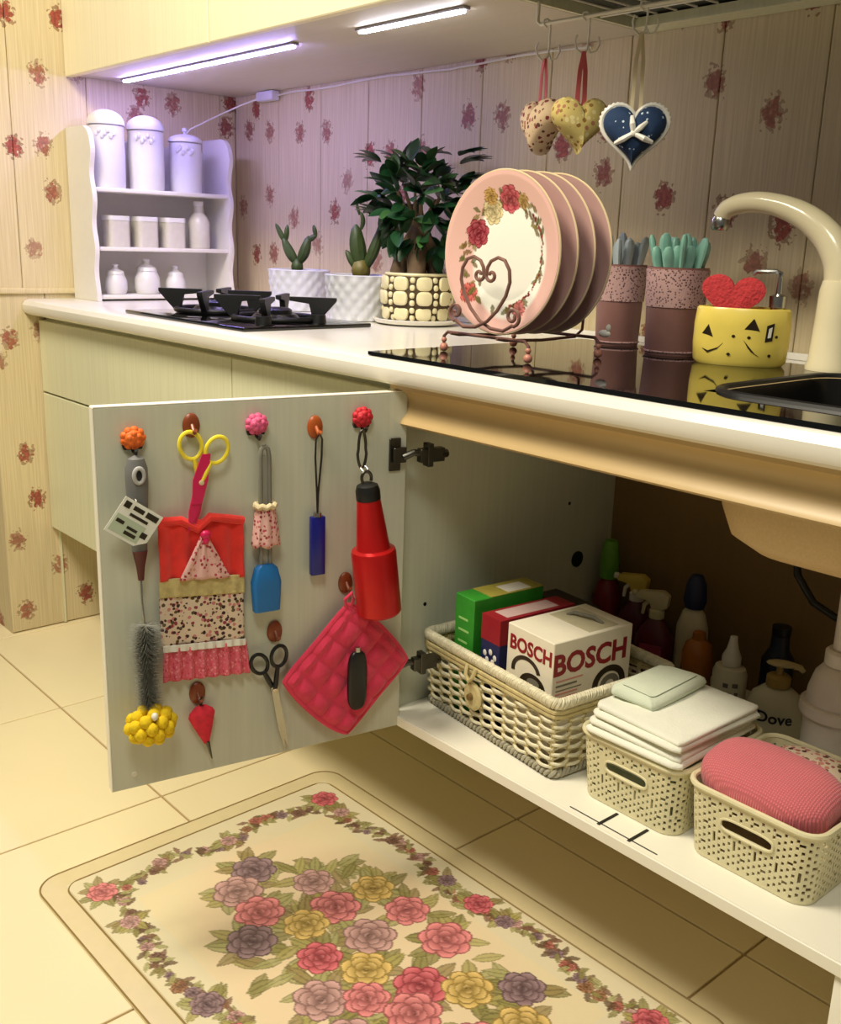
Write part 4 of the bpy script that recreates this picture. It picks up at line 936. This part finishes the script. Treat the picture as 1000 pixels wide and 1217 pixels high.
# small red cone
cn = dthing('red_cone', 'small red cloth cone with a thin metal point under the towel', 'piping bag', .347, .36)
MB().lathe([(0, -.022), (.004, -.022), (.012, .0), (.0205, .026), (.018, .032), (.009, .040), (0, .042)], 20, M=T((.006, -.012, 0)) @ RY(math.radians(-8)) @ Matrix.Diagonal((1, .45, 1, 1))).build('cone', mat('coral_red_cloth', (224, 44, 66), rough=.8, var=.2, vscale=120), cn, smooth=True)
MB().lathe([(0, -.052), (.001, -.05), (.0035, -.020), (0, -.019)], 10, M=T((.006, -.012, 0)) @ RY(math.radians(-12))).build('metal_tip', M_dsteel, cn, smooth=True)
MB().tube([(.001, -.012, .040), (-.003, -.018, .052), (.001, -.020, .058), (.004, -.014, .050), (.002, -.012, .040)], .001, 6).build('loop', M_black, cn, smooth=True)
# ================================================================ WICKER BASKET AND BOXES
SZ = .3017
M_wk = mat('cream_wicker', (232, 224, 194), rough=.6, var=.16, vscale=120)
M_wk2 = mat('straw_wicker', (206, 190, 136), rough=.65, var=.18, vscale=120)
BR = math.radians(-6.0)
BC = Vector((1.640, .178, SZ))
wb = thing('wicker_basket', 'white woven wicker basket holding boxes on the cabinet shelf', 'basket', BC, BR); wb.scale = (1, 1, 1.09)
def per(t, w_, d_, r=.012):
    """point and outward normal on a rounded rectangle, t in 0..1"""
    sx_, sy_ = w_-2*r, d_-2*r; q = PI*r/2; Lp = 2*sx_+2*sy_+4*q; s_ = (t % 1)*Lp
    for (ox, oy, dx, dy, ln, a0) in ((-sx_/2, -d_/2, 1, 0, sx_, -PI/2), (w_/2, -sy_/2, 0, 1, sy_, 0), (sx_/2, d_/2, -1, 0, sx_, PI/2), (-w_/2, sy_/2, 0, -1, sy_, PI)):
        if s_ <= ln: return (ox+dx*s_, oy+dy*s_), (dy, -dx)
        s_ -= ln
        if s_ <= q:
            a = a0+s_/r; c_ = (ox+dx*ln-math.cos(a0)*r, oy+dy*ln-math.sin(a0)*r); return (c_[0]+r*math.cos(a), c_[1]+r*math.sin(a)), (math.cos(a), math.sin(a))
        s_ -= q
    return (-w_/2+r, -d_/2), (0, -1)
WB, WD = .330, .250
def wp(t, off, z):
    k = z/.12; (x, y), (nx, ny) = per(t, WB-.014+.014*k, WD-.014+.014*k); return (x+nx*off, y+ny*off, z)
NST = 40
MB().box((-.155, -.115, .001), (.155, .115, .006)).build('base', M_wk2, wb)
stk = MB()
for k in range(NST):
    for dt in (-.0016, .0016): stk.tube([wp(k/NST+dt, 0, .004), wp(k/NST+dt, 0, .055), wp(k/NST+dt, 0, .104)], .0022, 6)
stk.build('stakes', M_wk2, wb, smooth=True)
wv = MB()
for j in range(11):
    n = NST*6
    wv.tube([wp(i/n, .0042*math.sin(PI*NST*i/n+PI*j), .0175+.0071*j+.0006*math.sin(i*.7+j)) for i in range(n)], .0026, 6, closed=True)
wvo = wv.build('weave', M_wk, wb, smooth=True); wvo['kind'] = 'stuff'
rm = MB(); n = 756
for s_ in range(3):
    rm.tube([wp(i/n, .0050*math.cos(2*PI*84*i/n+s_*2*PI/3), .116+.0062*math.sin(2*PI*84*i/n+s_*2*PI/3)) for i in range(n)], .0030, 6, closed=True)
rm.build('rim_braid', M_wk, wb, smooth=True)
b2 = MB()
for z_ in (.097, .1035): b2.tube([wp(i/120, .003, z_) for i in range(120)], .0036, 6, closed=True)
b2.build('rim_band', M_wk2, wb, smooth=True)
b3 = MB()
for s_ in range(2): b3.tube([wp(i/n, .003*math.cos(2*PI*63*i/n+s_*PI), .008+.004*math.sin(2*PI*63*i/n+s_*PI)) for i in range(n)], .0032, 6, closed=True)
b3.build('foot_braid', mat('grey_wicker', (176, 170, 148), rough=.65, var=.2, vscale=120), wb, smooth=True)
cs = MB().lathe([(0, 0), (.021, 0), (.022, .003), (.018, .006), (0, .0065)], 24, M=T((-.022, -WD/2-.004, .062)) @ RX(PI/2)).build('clasp_disc', M_wk2, wb, smooth=True)
MB().lathe([(0, 0), (.006, 0), (.005, .006), (0, .007)], 12, M=T((-.022, -WD/2-.010, .062)) @ RX(PI/2)).build('clasp_peg', mat('brown_wood_peg', (120, 92, 50), rough=.5), cs, smooth=True)
MB().tube([(-.040, -WD/2-.006, .106), (-.036, -WD/2-.012, .094), (-.026, -WD/2-.013, .086), (-.018, -WD/2-.012, .094), (-.018, -WD/2-.006, .106)], .0035, 8).build('clasp_loop', M_wk2, wb, smooth=True)
# boxes
M_bw = mat('white_carton', (236, 228, 206), rough=.5, var=.03)
M_bred = mat('dark_red_print', (140, 14, 26), rough=.5)
M_gprint = mat('grey_print', (120, 116, 104), rough=.5)
M_pinkp = mat('pink_print', (214, 150, 140), rough=.5)
ex = Vector((math.cos(BR), math.sin(BR), 0)); ey = Vector((-math.sin(BR), math.cos(BR), 0)); BZ = SZ+.0065
def inb(lx, ly): p = BC+ex*lx+ey*ly; return (p.x, p.y, BZ)
def carton(lab, lx, ly, w_, d_, h_, m_, name='carton'):
    o = thing(name, lab, 'box', inb(lx, ly), BR, group='boxes in the wicker basket')
    MB().box((-w_/2, -d_/2, 0), (w_/2, d_/2, h_)).build('body', m_, o, bevel=.0012, seg=1); return o
W_, D_, H_ = .106, .166, .1965
o = carton('white carton printed BOSCH in dark red letters', .073, -.018, W_, D_, H_, M_bw)
FR = lambda x, z: T((x, -D_/2-.0003, z)) @ FACE
RT = lambda y, z: T((W_/2+.0003, y, z)) @ RZ(PI/2) @ FACE
text('lettering', 'BOSCH', .032, M_bred, o, FR(.002, .168), bold=.0009, sx=.93)
text('lettering', 'BOSCH', .047, M_bred, o, RT(-.005, .158), bold=.0014, sx=1.02)
def flatf(poly, M_): return MB().prism(poly, -.0006, .0002, 'xz', M=M_)
F0 = T((0, -D_/2, 0)); R0 = T((W_/2, 0, 0)) @ RZ(PI/2)
ringp = lambda cx, cz, r1, r2, a0, a1, k=1.0: [(cx+r1*math.cos(a), cz+r1*k*math.sin(a)) for a in np.linspace(a0, a1, 20)]+[(cx+r2*math.cos(a), cz+r2*k*math.sin(a)) for a in np.linspace(a1, a0, 20)]
flatf([(.010+.030*math.cos(a), .110+.022*math.sin(a)) for a in np.linspace(0, 2*PI, 24)[:-1]], F0).build('printed_picture', M_ink, o)
flatf(ringp(-.006, .128, .034, .026, .3, 3.3, .8), F0).build('printed_picture', M_ink, o)
flatf([(.012+.014*math.cos(a), .118+.007*math.sin(a)) for a in np.linspace(0, 2*PI, 16)[:-1]], T((0, -D_/2-.0004, 0))).build('printed_picture', M_gprint, o)
flatf(ringp(.038, .106, .036, .024, -.2, 3.5, .85), R0).build('printed_picture', M_ink, o)
flatf(ringp(.040, .104, .021, .010, 0, 2*PI-.01, .85), R0).build('printed_picture', M_gprint, o)
flatf([(-.084, .088), (.07, .088), (.06, .096), (.0, .094), (-.06, .098), (-.084, .102)], R0).build('printed_picture', M_ink, o)
for y0, y1, z0, z1, mm in ((-.075, -.020, .132, .1345, M_pinkp), (-.075, -.032, .124, .127, M_gprint), (-.075, -.022, .117, .1185, M_gprint), (-.075, -.030, .111, .1135, M_pinkp), (-.075, -.03, .105, .107, M_pinkp)):
    flatf([(y0, z0), (y1, z0), (y1, z1), (y0, z1)], R0).build('printed_line', mm, o)
MB().tube([(-.03, .02, H_), (-.02, .025, H_+.006), (.015, .035, H_+.007), (.03, .04, H_)], .003, 8).build('carry_handle', M_gprint, o, smooth=True)
MB().box((-.045, -.005, H_), (.045, .06, H_+.0006)).build('top_flap', mat('olive_print', (196, 188, 156), rough=.5), o)
o = carton('navy blue and red carton next to the white printed box', -.018, -.024, .046, .160, .192, mat('navy_carton', (28, 34, 84), rough=.45, var=.1))
MB().box((-.0232, -.0802, .150), (.0232, .0802, .1924)).build('red_band', mat('crimson_carton', (150, 26, 40), rough=.45, var=.1), o)
for x_, z_ in ((-.012, .128), (.002, .133), (.013, .126), (-.006, .118), (.008, .117)):
    MB().ell((x_, -.0803, z_), (.0045, .0008, .0055), 8, 6).build('printed_spot', M_white, o, smooth=True)
MB().box((-.018, -.0808, .085), (.018, -.0800, .108)).build('blue_panel', mat('mid_blue_print', (70, 96, 176), rough=.45), o)
MB().box((-.016, -.06, .1924), (.016, .05, .193)).build('label_strip', mat('pink_grey_print', (200, 170, 166), rough=.5), o)
o = carton('green carton with a pale top at the left end of the wicker basket', -.086, -.030, .050, .150, .206, mat('green_carton', (52, 150, 44), rough=.45, var=.12))
MB().box((-.0252, -.04, .206), (.0252, .0752, .2066)).build('olive_top', mat('olive_top_print', (170, 160, 70), rough=.5, var=.1), o)
MB().box((-.012, .0, .2066), (.02, .05, .2072)).build('white_patch', M_white, o)
for k in range(4): MB().box((-.014, -.0756, .165-.02*k), (.010+.003*(k % 2), -.0750, .1685-.02*k)).build('printed_line', mat('pale_green_line', (170, 220, 130), rough=.5), o)
o = carton('dark carton at the back of the wicker basket behind the navy one', -.045, .086, .110, .052, .178, mat('dark_carton', (40, 30, 26), rough=.5))

# ================================================================ PERFORATED PLASTIC BASKETS
M_pb = mat('cream_plastic', (224, 216, 176), rough=.45, var=.05)
def plastic_basket(lab, x_, y_, w_=.172, d_=.212, h_=.102):
    o = thing('plastic_basket', lab, 'basket', (x_, y_, SZ), 0, group='perforated plastic baskets')
    n, rows = 192, 20; r_ = .026
    def wq(i, j):
        k = .915+.085*j/rows; (x, y), _ = per(i/n, w_*k, d_*k, r_*k); return (x, y, .001+h_*j/rows)
    vs = [wq(i, j) for j in range(rows+1) for i in range(n)]; fs = []
    Lp = 2*(w_+d_-4*r_)+2*PI*r_; cf = (w_-2*r_)/2/Lp*n             # index of the middle of the front
    cb_ = cf+n/2
    for j in range(rows):
        for i in range(n):
            hole = 1 <= j <= rows-3 and ((i+2*(j % 2)) % 4 == 0 or (j % 3 == 1 and (i+j) % 8 == 3))
            for c_ in (cf, cb_):
                if 11 <= j <= 13 and abs(i+.5-c_) < 9.6: hole = True
                elif 10 <= j <= 14 and abs(i+.5-c_) < 11.5: hole = False
            if hole: continue
            fs.append((j*n+i, j*n+(i+1) % n, (j+1)*n+(i+1) % n, (j+1)*n+i))
    MB().add(vs, fs).build('wall', M_pb, o, solid=.0028)
    MB().tube([(*per(i/96, w_+.003, d_+.003, r_)[0], h_) for i in range(96)], .0042, 8, closed=True).build('rim', M_pb, o, smooth=True)
    MB().prism(rrect(w_*.915, d_*.915, r_*.9), .0003, .003, 'xy').build('base', M_pb, o)
    zc = .001+h_*12.5/rows; yf = -d_/2*(.915+.085*12.5/rows)-.0015
    hw, hh = 10/n*Lp*.96, .0095
    for sg in (1, -1):
        pts = [(hw*math.copysign(abs(math.cos(a))**.5, math.cos(a)), sg*yf, zc+hh*math.copysign(abs(math.sin(a))**.7, math.sin(a))) for a in np.linspace(0, 2*PI, 33)[:-1]]
        MB().tube(pts, .0022, 6, closed=True).build('handle_rim', M_pb, o, smooth=True)
    return o
B2, B3 = (1.912, .152), (2.100, .152)
plastic_basket('cream perforated basket of folded white cloths, in the middle of the shelf', *B2)
plastic_basket('cream perforated basket holding the pink knitted cloth, at the right end of the shelf', B3[0], B3[1], w_=.182)
M_cl = mat('white_cotton', (236, 236, 220), rough=.95, var=.04, vscale=30, bump=.35, bscale=350, sheen=.2)
M_cl2 = mat('pale_green_cotton', (214, 222, 200), rough=.95, var=.05, vscale=30, bump=.3, bscale=350)
def folded(lab, c_, w_, d_, h_, layers, m_, rz=0, droop=.004, seed=0):
    """cloth folded in layers: rounded folds on the front and right edges"""
    o = thing('folded_cloth', lab, 'cloth', c_, rz, group='cloths in the middle basket')
    t = h_/layers
    for k in range(layers):
        sx_ = 1-.02*((k*7) % 3); sy_ = 1-.025*((k*5) % 3)
        N_ = 18; vs, fs = [], []
        ring = lambda inset: rrect(w_*sx_-2*inset, d_*sy_-2*inset, max(.001, min(.012, (w_*sx_-2*inset)*.4)), 5)
        prof = [(t*.5, 0.02*t), (t*.12, t*.2), (0, t*.5), (t*.12, t*.8), (t*.5, .98*t), (t*1.5, 1.04*t), (w_*.14, 1.08*t), (w_*.26, 1.10*t), (w_*.38, 1.10*t)]
        n = len(ring(0))
        for ins, z in prof:
            for q, (x, y) in enumerate(ring(min(ins, w_*.44))):
                wr = .0016*math.sin(x*70+y*38+k*2.1+seed)+.0011*math.sin(y*95-x*30+k+seed*3)      # soft creases
                sl = .0022*math.sin(q*.9+k*1.7+seed)*(1 if ins < t*.6 else .3)                     # uneven edges
                vs.append((x+sl*(1 if x > 0 else -1), y+sl*.8, t*k+z+droop*(1-.5*((x/w_*2)**2+(y/d_*2)**2))+wr*(.35 if k < layers-1 else 1)))
        for r_ in range(len(prof)-1):
            for i in range(n): fs.append((r_*n+i, r_*n+(i+1) % n, (r_+1)*n+(i+1) % n, (r_+1)*n+i))
        last = (len(prof)-1)*n; fs.append(tuple(last+i for i in range(n))); fs.append(tuple(range(n-1, -1, -1)))
        MB().add(vs, fs).build('fold', m_, o, smooth=True, angle=60)
    return o
folded('white cloth bundle filling the inside of the middle plastic basket', (B2[0], B2[1], SZ+.004), .132, .170, .088, 4, M_cl2, droop=.002)
folded('white folded cloth lying across the middle basket, under the other cloth', (B2[0]+.004, B2[1]-.012, SZ+.1065), .158, .204, .018, 2, M_cl, .03, .007, 1)
folded('white folded cloth lying second from the top in the middle basket', (B2[0]+.010, B2[1]-.008, SZ+.129), .152, .200, .016, 2, M_cl, -.03, .007, 2.2)
folded('small pale packet lying on top of the folded white cloths', (B2[0]-.030, B2[1]+.000, SZ+.1492), .080, .140, .016, 1, M_cl2, .02, .004, 4)
M_knit = mat_knit('pink_knit', (224, 116, 124), 95)
M_lin = mat_speckle('dark_floral_lining', (206, 186, 160), [(70, 34, 36), (150, 80, 80), (110, 90, 60), (190, 120, 110)], 110, .42)
def lump(name, lab, cat, c_, r_, m_, rz=0, pw=.75, wob=.006, seed=0):
    mb = MB().ell((0, 0, 0), r_, 44, 26, pw=pw); vv = []
    for x, y, z in mb.v:
        q = 1+wob*12*(math.sin(x*55+seed)*math.sin(y*47+seed*2)*.5+math.sin(x*110+y*90)*.12)
        vv.append((x*q, y*q, z*(q if z > 0 else 1)))
    mb.v = vv; o = mb.build(name, m_, None, smooth=True, angle=80); o.location = c_; o.rotation_euler = (0, 0, rz); return tag(o, lab, cat)
lump('floral_cloth', 'dark-sprigged floral cloth bunched behind the pink one in the right basket', 'cloth', (B3[0]+.004, B3[1]+.044, SZ+.070), (.072, .052, .054), M_lin, 0, .7, .005, 1)
kn = lump('knitted_cloth', 'pink knitted cloth heaped in the right-hand basket', 'cloth', (B3[0]-.004, B3[1]-.048, SZ+.112), (.090, .058, .034), M_knit, .02, .70, .002, 2)
kn.rotation_euler = (math.radians(10), math.radians(2), .02)

# ================================================================ BOTTLES AT THE BACK OF THE CABINET
wbuild(MB().lathe([(0, 0), (.016, 0), (.016, .003), (0, .003)], 18, M=T((1.4545, .47, .484)) @ RY(PI/2)), 'cable_grommet', M_black, sc)
def bottle(name, lab, x_, y_, prof, m_, sx=1, sy=1, n=28, rz=0, cat='bottle'):
    o = thing(name, lab, cat, (x_, y_, SZ), rz); MB().lathe(prof, n, sx=sx, sy=sy).build('body', m_, o, smooth=True, angle=40); return o
def trigger(o, z, cm, nm):
    MB().lathe([(0, z), (.014, z), (.014, z+.014), (.009, z+.018), (0, z+.018)], 16).build('collar', nm, o, smooth=True)
    MB().prism([(-.040, z+.034), (-.036, z+.046), (.010, z+.052), (.022, z+.044), (.020, z+.022), (.008, z+.017), (-.010, z+.018), (-.014, z+.030)], -.010, .010, 'xz').build('head', cm, o, bevel=.003)
    MB().tube([(-.014, 0, z+.030), (-.024, 0, z+.020), (-.026, 0, z+.002)], [.0045, .004, .003], 8).build('trigger', nm, o, smooth=True)
    MB().tube([(-.038, 0, z+.040), (-.047, 0, z+.040)], .006, 10).build('nozzle', nm, o, smooth=True)
M_rb = mat('red_bottle', (126, 26, 34), rough=.35); M_gc = mat('green_cap', (98, 158, 40), rough=.4)
o = bottle('detergent_bottle', 'red detergent bottle with a bright green cap in the back corner of the cabinet', 1.497, .520, [(0, 0), (.026, 0), (.028, .004), (.028, .11), (.02, .135), (.013, .145), (0, .146)], M_rb)
MB().lathe([(0, .1465), (.018, .1465), (.019, .18), (.015, .215), (.012, .222), (0, .223)], 20).build('cap', M_gc, o, smooth=True)
M_mb = mat('maroon_bottle', (92, 24, 36), rough=.35); M_ytr = mat('pale_yellow_trigger', (214, 190, 84), rough=.4); M_wtr = mat('cream_trigger', (208, 200, 160), rough=.4)
o = bottle('spray_bottle', 'maroon spray bottle with a yellow trigger beside the red detergent bottle', 1.578, .505, [(0, 0), (.034, 0), (.036, .004), (.036, .085), (.026, .105), (.013, .125), (0, .126)], M_mb, sy=.7, rz=.25)
trigger(o, .126, M_ytr, M_white)
o = bottle('spray_bottle', 'maroon spray bottle with a cream trigger in front of the blue-capped bottle', 1.650, .470, [(0, 0), (.034, 0), (.036, .004), (.036, .082), (.026, .1), (.013, .12), (0, .121)], M_mb, sy=.7, rz=.35)
MB().prism([(-.02, .03), (.02, .03), (.02, .075), (-.02, .075)], -.0262, -.0245, 'xz').build('label', mat('magenta_label', (150, 50, 84), rough=.5), o)
trigger(o, .121, M_wtr, M_wtr)
o = bottle('cleaner_bottle', 'pale bottle with a dark blue cap leaning at the back of the cabinet', 1.708, .500, [(0, 0), (.030, 0), (.032, .004), (.030, .115), (.022, .14), (.014, .15), (0, .151)], mat('pale_bottle', (206, 196, 166), rough=.4), sy=.75)
MB().lathe([(0, .1515), (.018, .1515), (.021, .165), (.018, .195), (.010, .212), (0, .214)], 18).build('cap', mat('dark_blue_cap', (30, 36, 74), rough=.4), o, smooth=True)
o = bottle('amber_bottle', 'amber bottle with a dark base in front of the blue-capped bottle', 1.752, .455, [(0, .03), (.026, .03), (.027, .05), (.027, .09), (.022, .107), (.012, .115), (.011, .128), (0, .129)], mat('amber_plastic', (176, 106, 40), rough=.25, var=.1))
MB().lathe([(0, 0), (.027, 0), (.028, .004), (.028, .030), (0, .0305)], 24).build('base_sleeve', M_black, o, smooth=True)
M_milk = mat('milk_white_plastic', (224, 222, 200), rough=.35, var=.03)
o = bottle('nozzle_bottle', 'small white bottle with a pointed nozzle left of the pump bottle', 1.830, .435, [(0, 0), (.028, 0), (.030, .004), (.030, .086), (.026, .096), (.014, .1), (0, .1005)], M_milk, sy=.8)
MB().lathe([(0, .1007), (.0165, .1007), (.016, .115), (.010, .128), (.007, .142), (.006, .150), (0, .151)], 18).build('nozzle', M_white, o, smooth=True)
def wrapc(ax_, ay_, z0, k0=0):
    def f(v): a = v.x/ax_-PI/2+k0; return Vector((ax_*1.006*math.cos(a), (ay_*1.012)*math.sin(a), z0+v.y)) if True else v
    return f
for a_, z_, w_ in ((-.2, .066, .3), (.35, .068, .34), (.0, .050, .24), (.45, .052, .22), (.1, .036, .5)):
    MB().add([((.0303)*math.cos(-PI/2+.45+q), .0303*.8*math.sin(-PI/2+.45+q), zz) for zz in (z_, z_+.008) for q in np.linspace(a_-w_/2, a_+w_/2, 5)], [(i, i+1, i+6, i+5) for i in range(4)]).build('printed_mark', M_gry, o)
o = bottle('pump_bottle', 'round white pump bottle lettered Dove with a golden pump', 1.925, .420, [(0, 0), (.040, 0), (.045, .006), (.0475, .03), (.046, .06), (.038, .085), (.024, .097), (.014, .1), (0, .1005)], M_milk, sy=.75, rz=.5, n=40)
M_gp = mat('golden_pump', (176, 150, 84), rough=.35, var=.05)
pmp = MB().lathe([(0, .1007), (.019, .1007), (.019, .116), (.015, .119), (.006, .12), (.005, .134), (0, .134)], 20).build('pump', M_gp, o, smooth=True)
MB().ell((.002, 0, .138), (.024, .012, .0055), 16, 8).tube([(.015, 0, .138), (.030, 0, .136), (.036, 0, .130)], [.006, .005, .004], 8).build('pump_head', mat('pale_gold_pump', (206, 190, 140), rough=.35), pmp, smooth=True)
text('lettering', 'Dove', .026, mat('navy_print', (32, 36, 60), rough=.4), o, Matrix.Identity(4), wrap=wrapc(.0468, .0468*.75, .056), extrude=.0, bold=.0006)
MB().add([(.0479*math.cos(a), .0479*.76*math.sin(a), zz) for zz in (.026, .0275) for a in np.linspace(-PI/2-.7, -PI/2+.6, 9)], [(i, i+1, i+10, i+9) for i in range(8)]).build('printed_line', M_gprint, o)
o = bottle('dark_bottle', 'dark blue bottle in the shadow between the white nozzle and pump bottles', 1.868, .520, [(0, 0), (.026, 0), (.027, .004), (.027, .10), (.016, .12), (.015, .145), (0, .146)], mat('midnight_bottle', (24, 28, 52), rough=.4))
MB().lathe([(0, .1465), (.016, .1465), (.016, .16), (0, .161)], 16).build('cap', M_black, o, smooth=True)

# ================================================================ DRAIN TRAP
M_pvc = mat('white_pvc', (226, 218, 206), rough=.35, var=.03)
dt_ = thing('drain_trap', 'white plastic bottle trap under the sink bowl', 'plumbing', (2.070, .318, .345))
tz = lambda L_: [(r, z-.345) for r, z in L_]
MB().lathe(tz([(0, .345), (.036, .345), (.043, .352), (.045, .44), (0, .4405)]), 36).build('cup', M_pvc, dt_, smooth=True)
MB().lathe(tz([(0, .4408), (.051, .4408), (.052, .446), (.051, .456), (.047, .458), (0, .458)]), 36).build('ring_nut', M_pvc, dt_, smooth=True)
MB().lathe(tz([(0, .4583), (.044, .4583), (.043, .475), (.036, .50), (.027, .512), (.022, .515), (0, .5155)]), 36).build('shoulder', M_pvc, dt_, smooth=True)
MB().lathe(tz([(0, .5158), (.026, .5158), (.026, .534), (.022, .538), (0, .5385)]), 28).build('ring_nut', M_pvc, dt_, smooth=True)
MB().lathe(tz([(0, .5387), (.017, .5387), (.017, .655), (.022, .66), (.030, .672), (.036, .690), (.036, .695), (0, .695)]), 28).build('tailpiece', M_pvc, dt_, smooth=True)
MB().tube([(.0, .030, .145), (.0, .10, .147), (.0, .20, .150), (0, .253, .150)], .017, 14).build('outlet_pipe', M_pvc, dt_, smooth=True)
hs = MB().tube([(1.925, .450, .860), (1.922, .440, .74), (1.922, .425, .66), (1.938, .410, .595), (1.972, .405, .560), (2.008, .410, .545), (2.035, .45, .54), (2.045, .571, .54)], .006, 10).build('supply_hose', M_black, None, smooth=True)
tag(hs, 'thin black hose curving behind the drain trap', 'hose')

# ================================================================ FLOOR MAT
MW, MD, MXc, MYc, MT = .97, .63, 1.605, -.183, .004
mt = thing('floor_mat', 'floral kitchen mat with roses and a clear rounded border on the tiles', 'mat', (MXc, MYc, 0), math.radians(1.0))
M_mat = mat_attr('printed_mat', rough=.45, bump=.25, bscale=500)
M_bor = mat('clear_mat_border', (226, 210, 166), rough=.3, var=.03)
M_line = mat('mat_edge_line', (150, 124, 72), rough=.4)
MB().prism(rrect(MW, MD, .045, 8), .0003, MT-.001, 'xy').build('border', M_bor, mt)
for ins in (.002, .040):
    MB().tube([(x, y, MT-.001) for x, y in rrect(MW-2*ins, MD-2*ins, .045-ins*.4, 8)], .0017, 6, closed=True).build('edge_line', M_line, mt, smooth=True)
pw_, pd_ = MW-.086, MD-.086
nx, ny = 440, 272
gx, gy = np.meshgrid(np.linspace(-pw_/2, pw_/2, nx), np.linspace(-pd_/2, pd_/2, ny))
P = Paint(gx, gy, (232, 216, 176), True); rn = random.Random(11)
band = (np.abs(gx) > pw_/2-.105) | (np.abs(gy) > pd_/2-.075)
P.put(band.astype(float), lin((228, 216, 182)))
# pale ogee field between garland and bouquet
fld = 1-np.clip((np.hypot(gx/.40, gy/.22)-.82)*6, 0, 1); P.put(fld*.55, lin((236, 208, 172)))
cols = dict(pk=(232, 134, 134), rd=(218, 98, 108), yl=(226, 190, 104), mv=(206, 158, 150), pu=(150, 118, 122), gn=(176, 170, 112), ol=(150, 142, 84), br=(136, 96, 74))
def W2(x, y): return x-MXc, y-MYc
def cluster_leaves(cx, cy, r, n, l_=.026):
    for k in range(n):
        a = rn.uniform(0, 2*PI); P.leaf(cx+r*math.cos(a), cy+r*math.sin(a), l_*rn.uniform(.7, 1.2), l_*.42, a+rn.uniform(-.5, .5), rn.choice((cols['gn'], cols['ol'], (176, 164, 96), (160, 140, 90))))
big = [(1.327, -.187, 'pu'), (1.36, -.24, 'mv'), (1.40, -.08, 'gn'), (1.429, -.243, 'pk'), (1.482, -.292, 'pu'), (1.421, -.127, 'mv'), (1.498, -.14, 'pk'), (1.503, -.202, 'yl'), (1.581, -.054, 'pk'), (1.591, -.142, 'mv'), (1.58, -.233, 'rd'), (1.647, -.195, 'yl'), (1.653, -.285, 'mv'), (1.695, -.233, 'pk'), (1.726, -.154, 'rd'), (1.776, -.106, 'yl'), (1.828, -.043, 'pu'), (1.674, -.055, 'pk'), (1.50, -.06, 'yl'), (1.56, -.30, 'gn'), (1.76, -.20, 'pk'), (1.80, -.26, 'yl'), (1.74, -.30, 'mv'), (1.86, -.17, 'pk'), (1.90, -.22, 'pu'), (1.88, -.10, 'yl')]
for x, y, c in big: cluster_leaves(*W2(x, y), .040, 9, .030)
for k in range(40):
    a = 2*PI*k/40; cx, cy = .02+.27*math.cos(a), .02+.145*math.sin(a); P.leaf(cx, cy, .028, .010, a+rn.uniform(-.7, .7), rn.choice((cols['gn'], cols['ol'], (186, 176, 110))))
for k, (x, y, c) in enumerate(big):
    if c in ('gn',): continue
    X_, Y_ = W2(x, y); P.rose(X_, Y_, .040+.004*math.sin(k*2.3), cols[c], k*.7)
# garland round the edge: corner and middle roses joined by small blossoms and leaves
gx0, gy0 = pw_/2-.055, pd_/2-.040
def garl(x0, y0, x1, y1):
    L_ = math.hypot(x1-x0, y1-y0); n = int(L_/.0125)
    for k in range(n+1):
        t = k/n; w2 = .015*math.sin(t*PI*5); nx_, ny_ = -(y1-y0)/L_, (x1-x0)/L_
        x, y = x0+(x1-x0)*t+nx_*w2, y0+(y1-y0)*t+ny_*w2
        for q in range(3): P.leaf(x+rn.uniform(-.017, .017), y+rn.uniform(-.017, .017), .0125, .005, rn.uniform(0, 6), rn.choice((cols['ol'], cols['gn'], cols['br'], (110, 84, 60))))
        if k % 2 == 0: P.rose(x+rn.uniform(-.006, .006), y+rn.uniform(-.006, .006), rn.uniform(.008, .0145), rn.choice((cols['mv'], cols['br'], cols['pu'], (190, 110, 90), (170, 120, 80))), k)
for a_, b_ in (((-gx0, -gy0), (gx0, -gy0)), ((gx0, -gy0), (gx0, gy0)), ((gx0, gy0), (-gx0, gy0)), ((-gx0, gy0), (-gx0, -gy0))): garl(*a_, *b_)
for x, y, c, r in ((-gx0, -gy0, 'pk', .026), (-gx0, gy0, 'rd', .027), (gx0, gy0, 'rd', .027), (gx0, -gy0, 'pk', .027), (.04, gy0, 'rd', .026), (-.05, -gy0, 'pu', .026), (-gx0+.06, gy0-.005, 'mv', .016), (.10, gy0, 'pu', .017), (-.04, gy0+.004, 'pu', .017), (-gx0+.005, .01, 'mv', .016), (-gx0+.1, -gy0, 'mv', .017), (.02, -gy0+.004, 'rd', .015)):
    cluster_leaves(x, y, r, 8, .020); P.rose(x, y, r, cols[c], x*50)
Z_ = np.full(gx.shape, MT); vs_ = np.stack([gx, gy, Z_], -1).reshape(-1, 3)
ii, jj = np.meshgrid(np.arange(nx-1), np.arange(ny-1)); b0 = (jj*nx+ii).ravel()
fs_ = np.stack([b0, b0+1, b0+nx+1, b0+nx], -1)
me = bpy.data.meshes.new('printed_face'); me.from_pydata(vs_.tolist(), [], fs_.tolist()); set_print(me, P.c); me.materials.append(M_mat)
inst('printed_face', me, mt, Matrix.Identity(4))
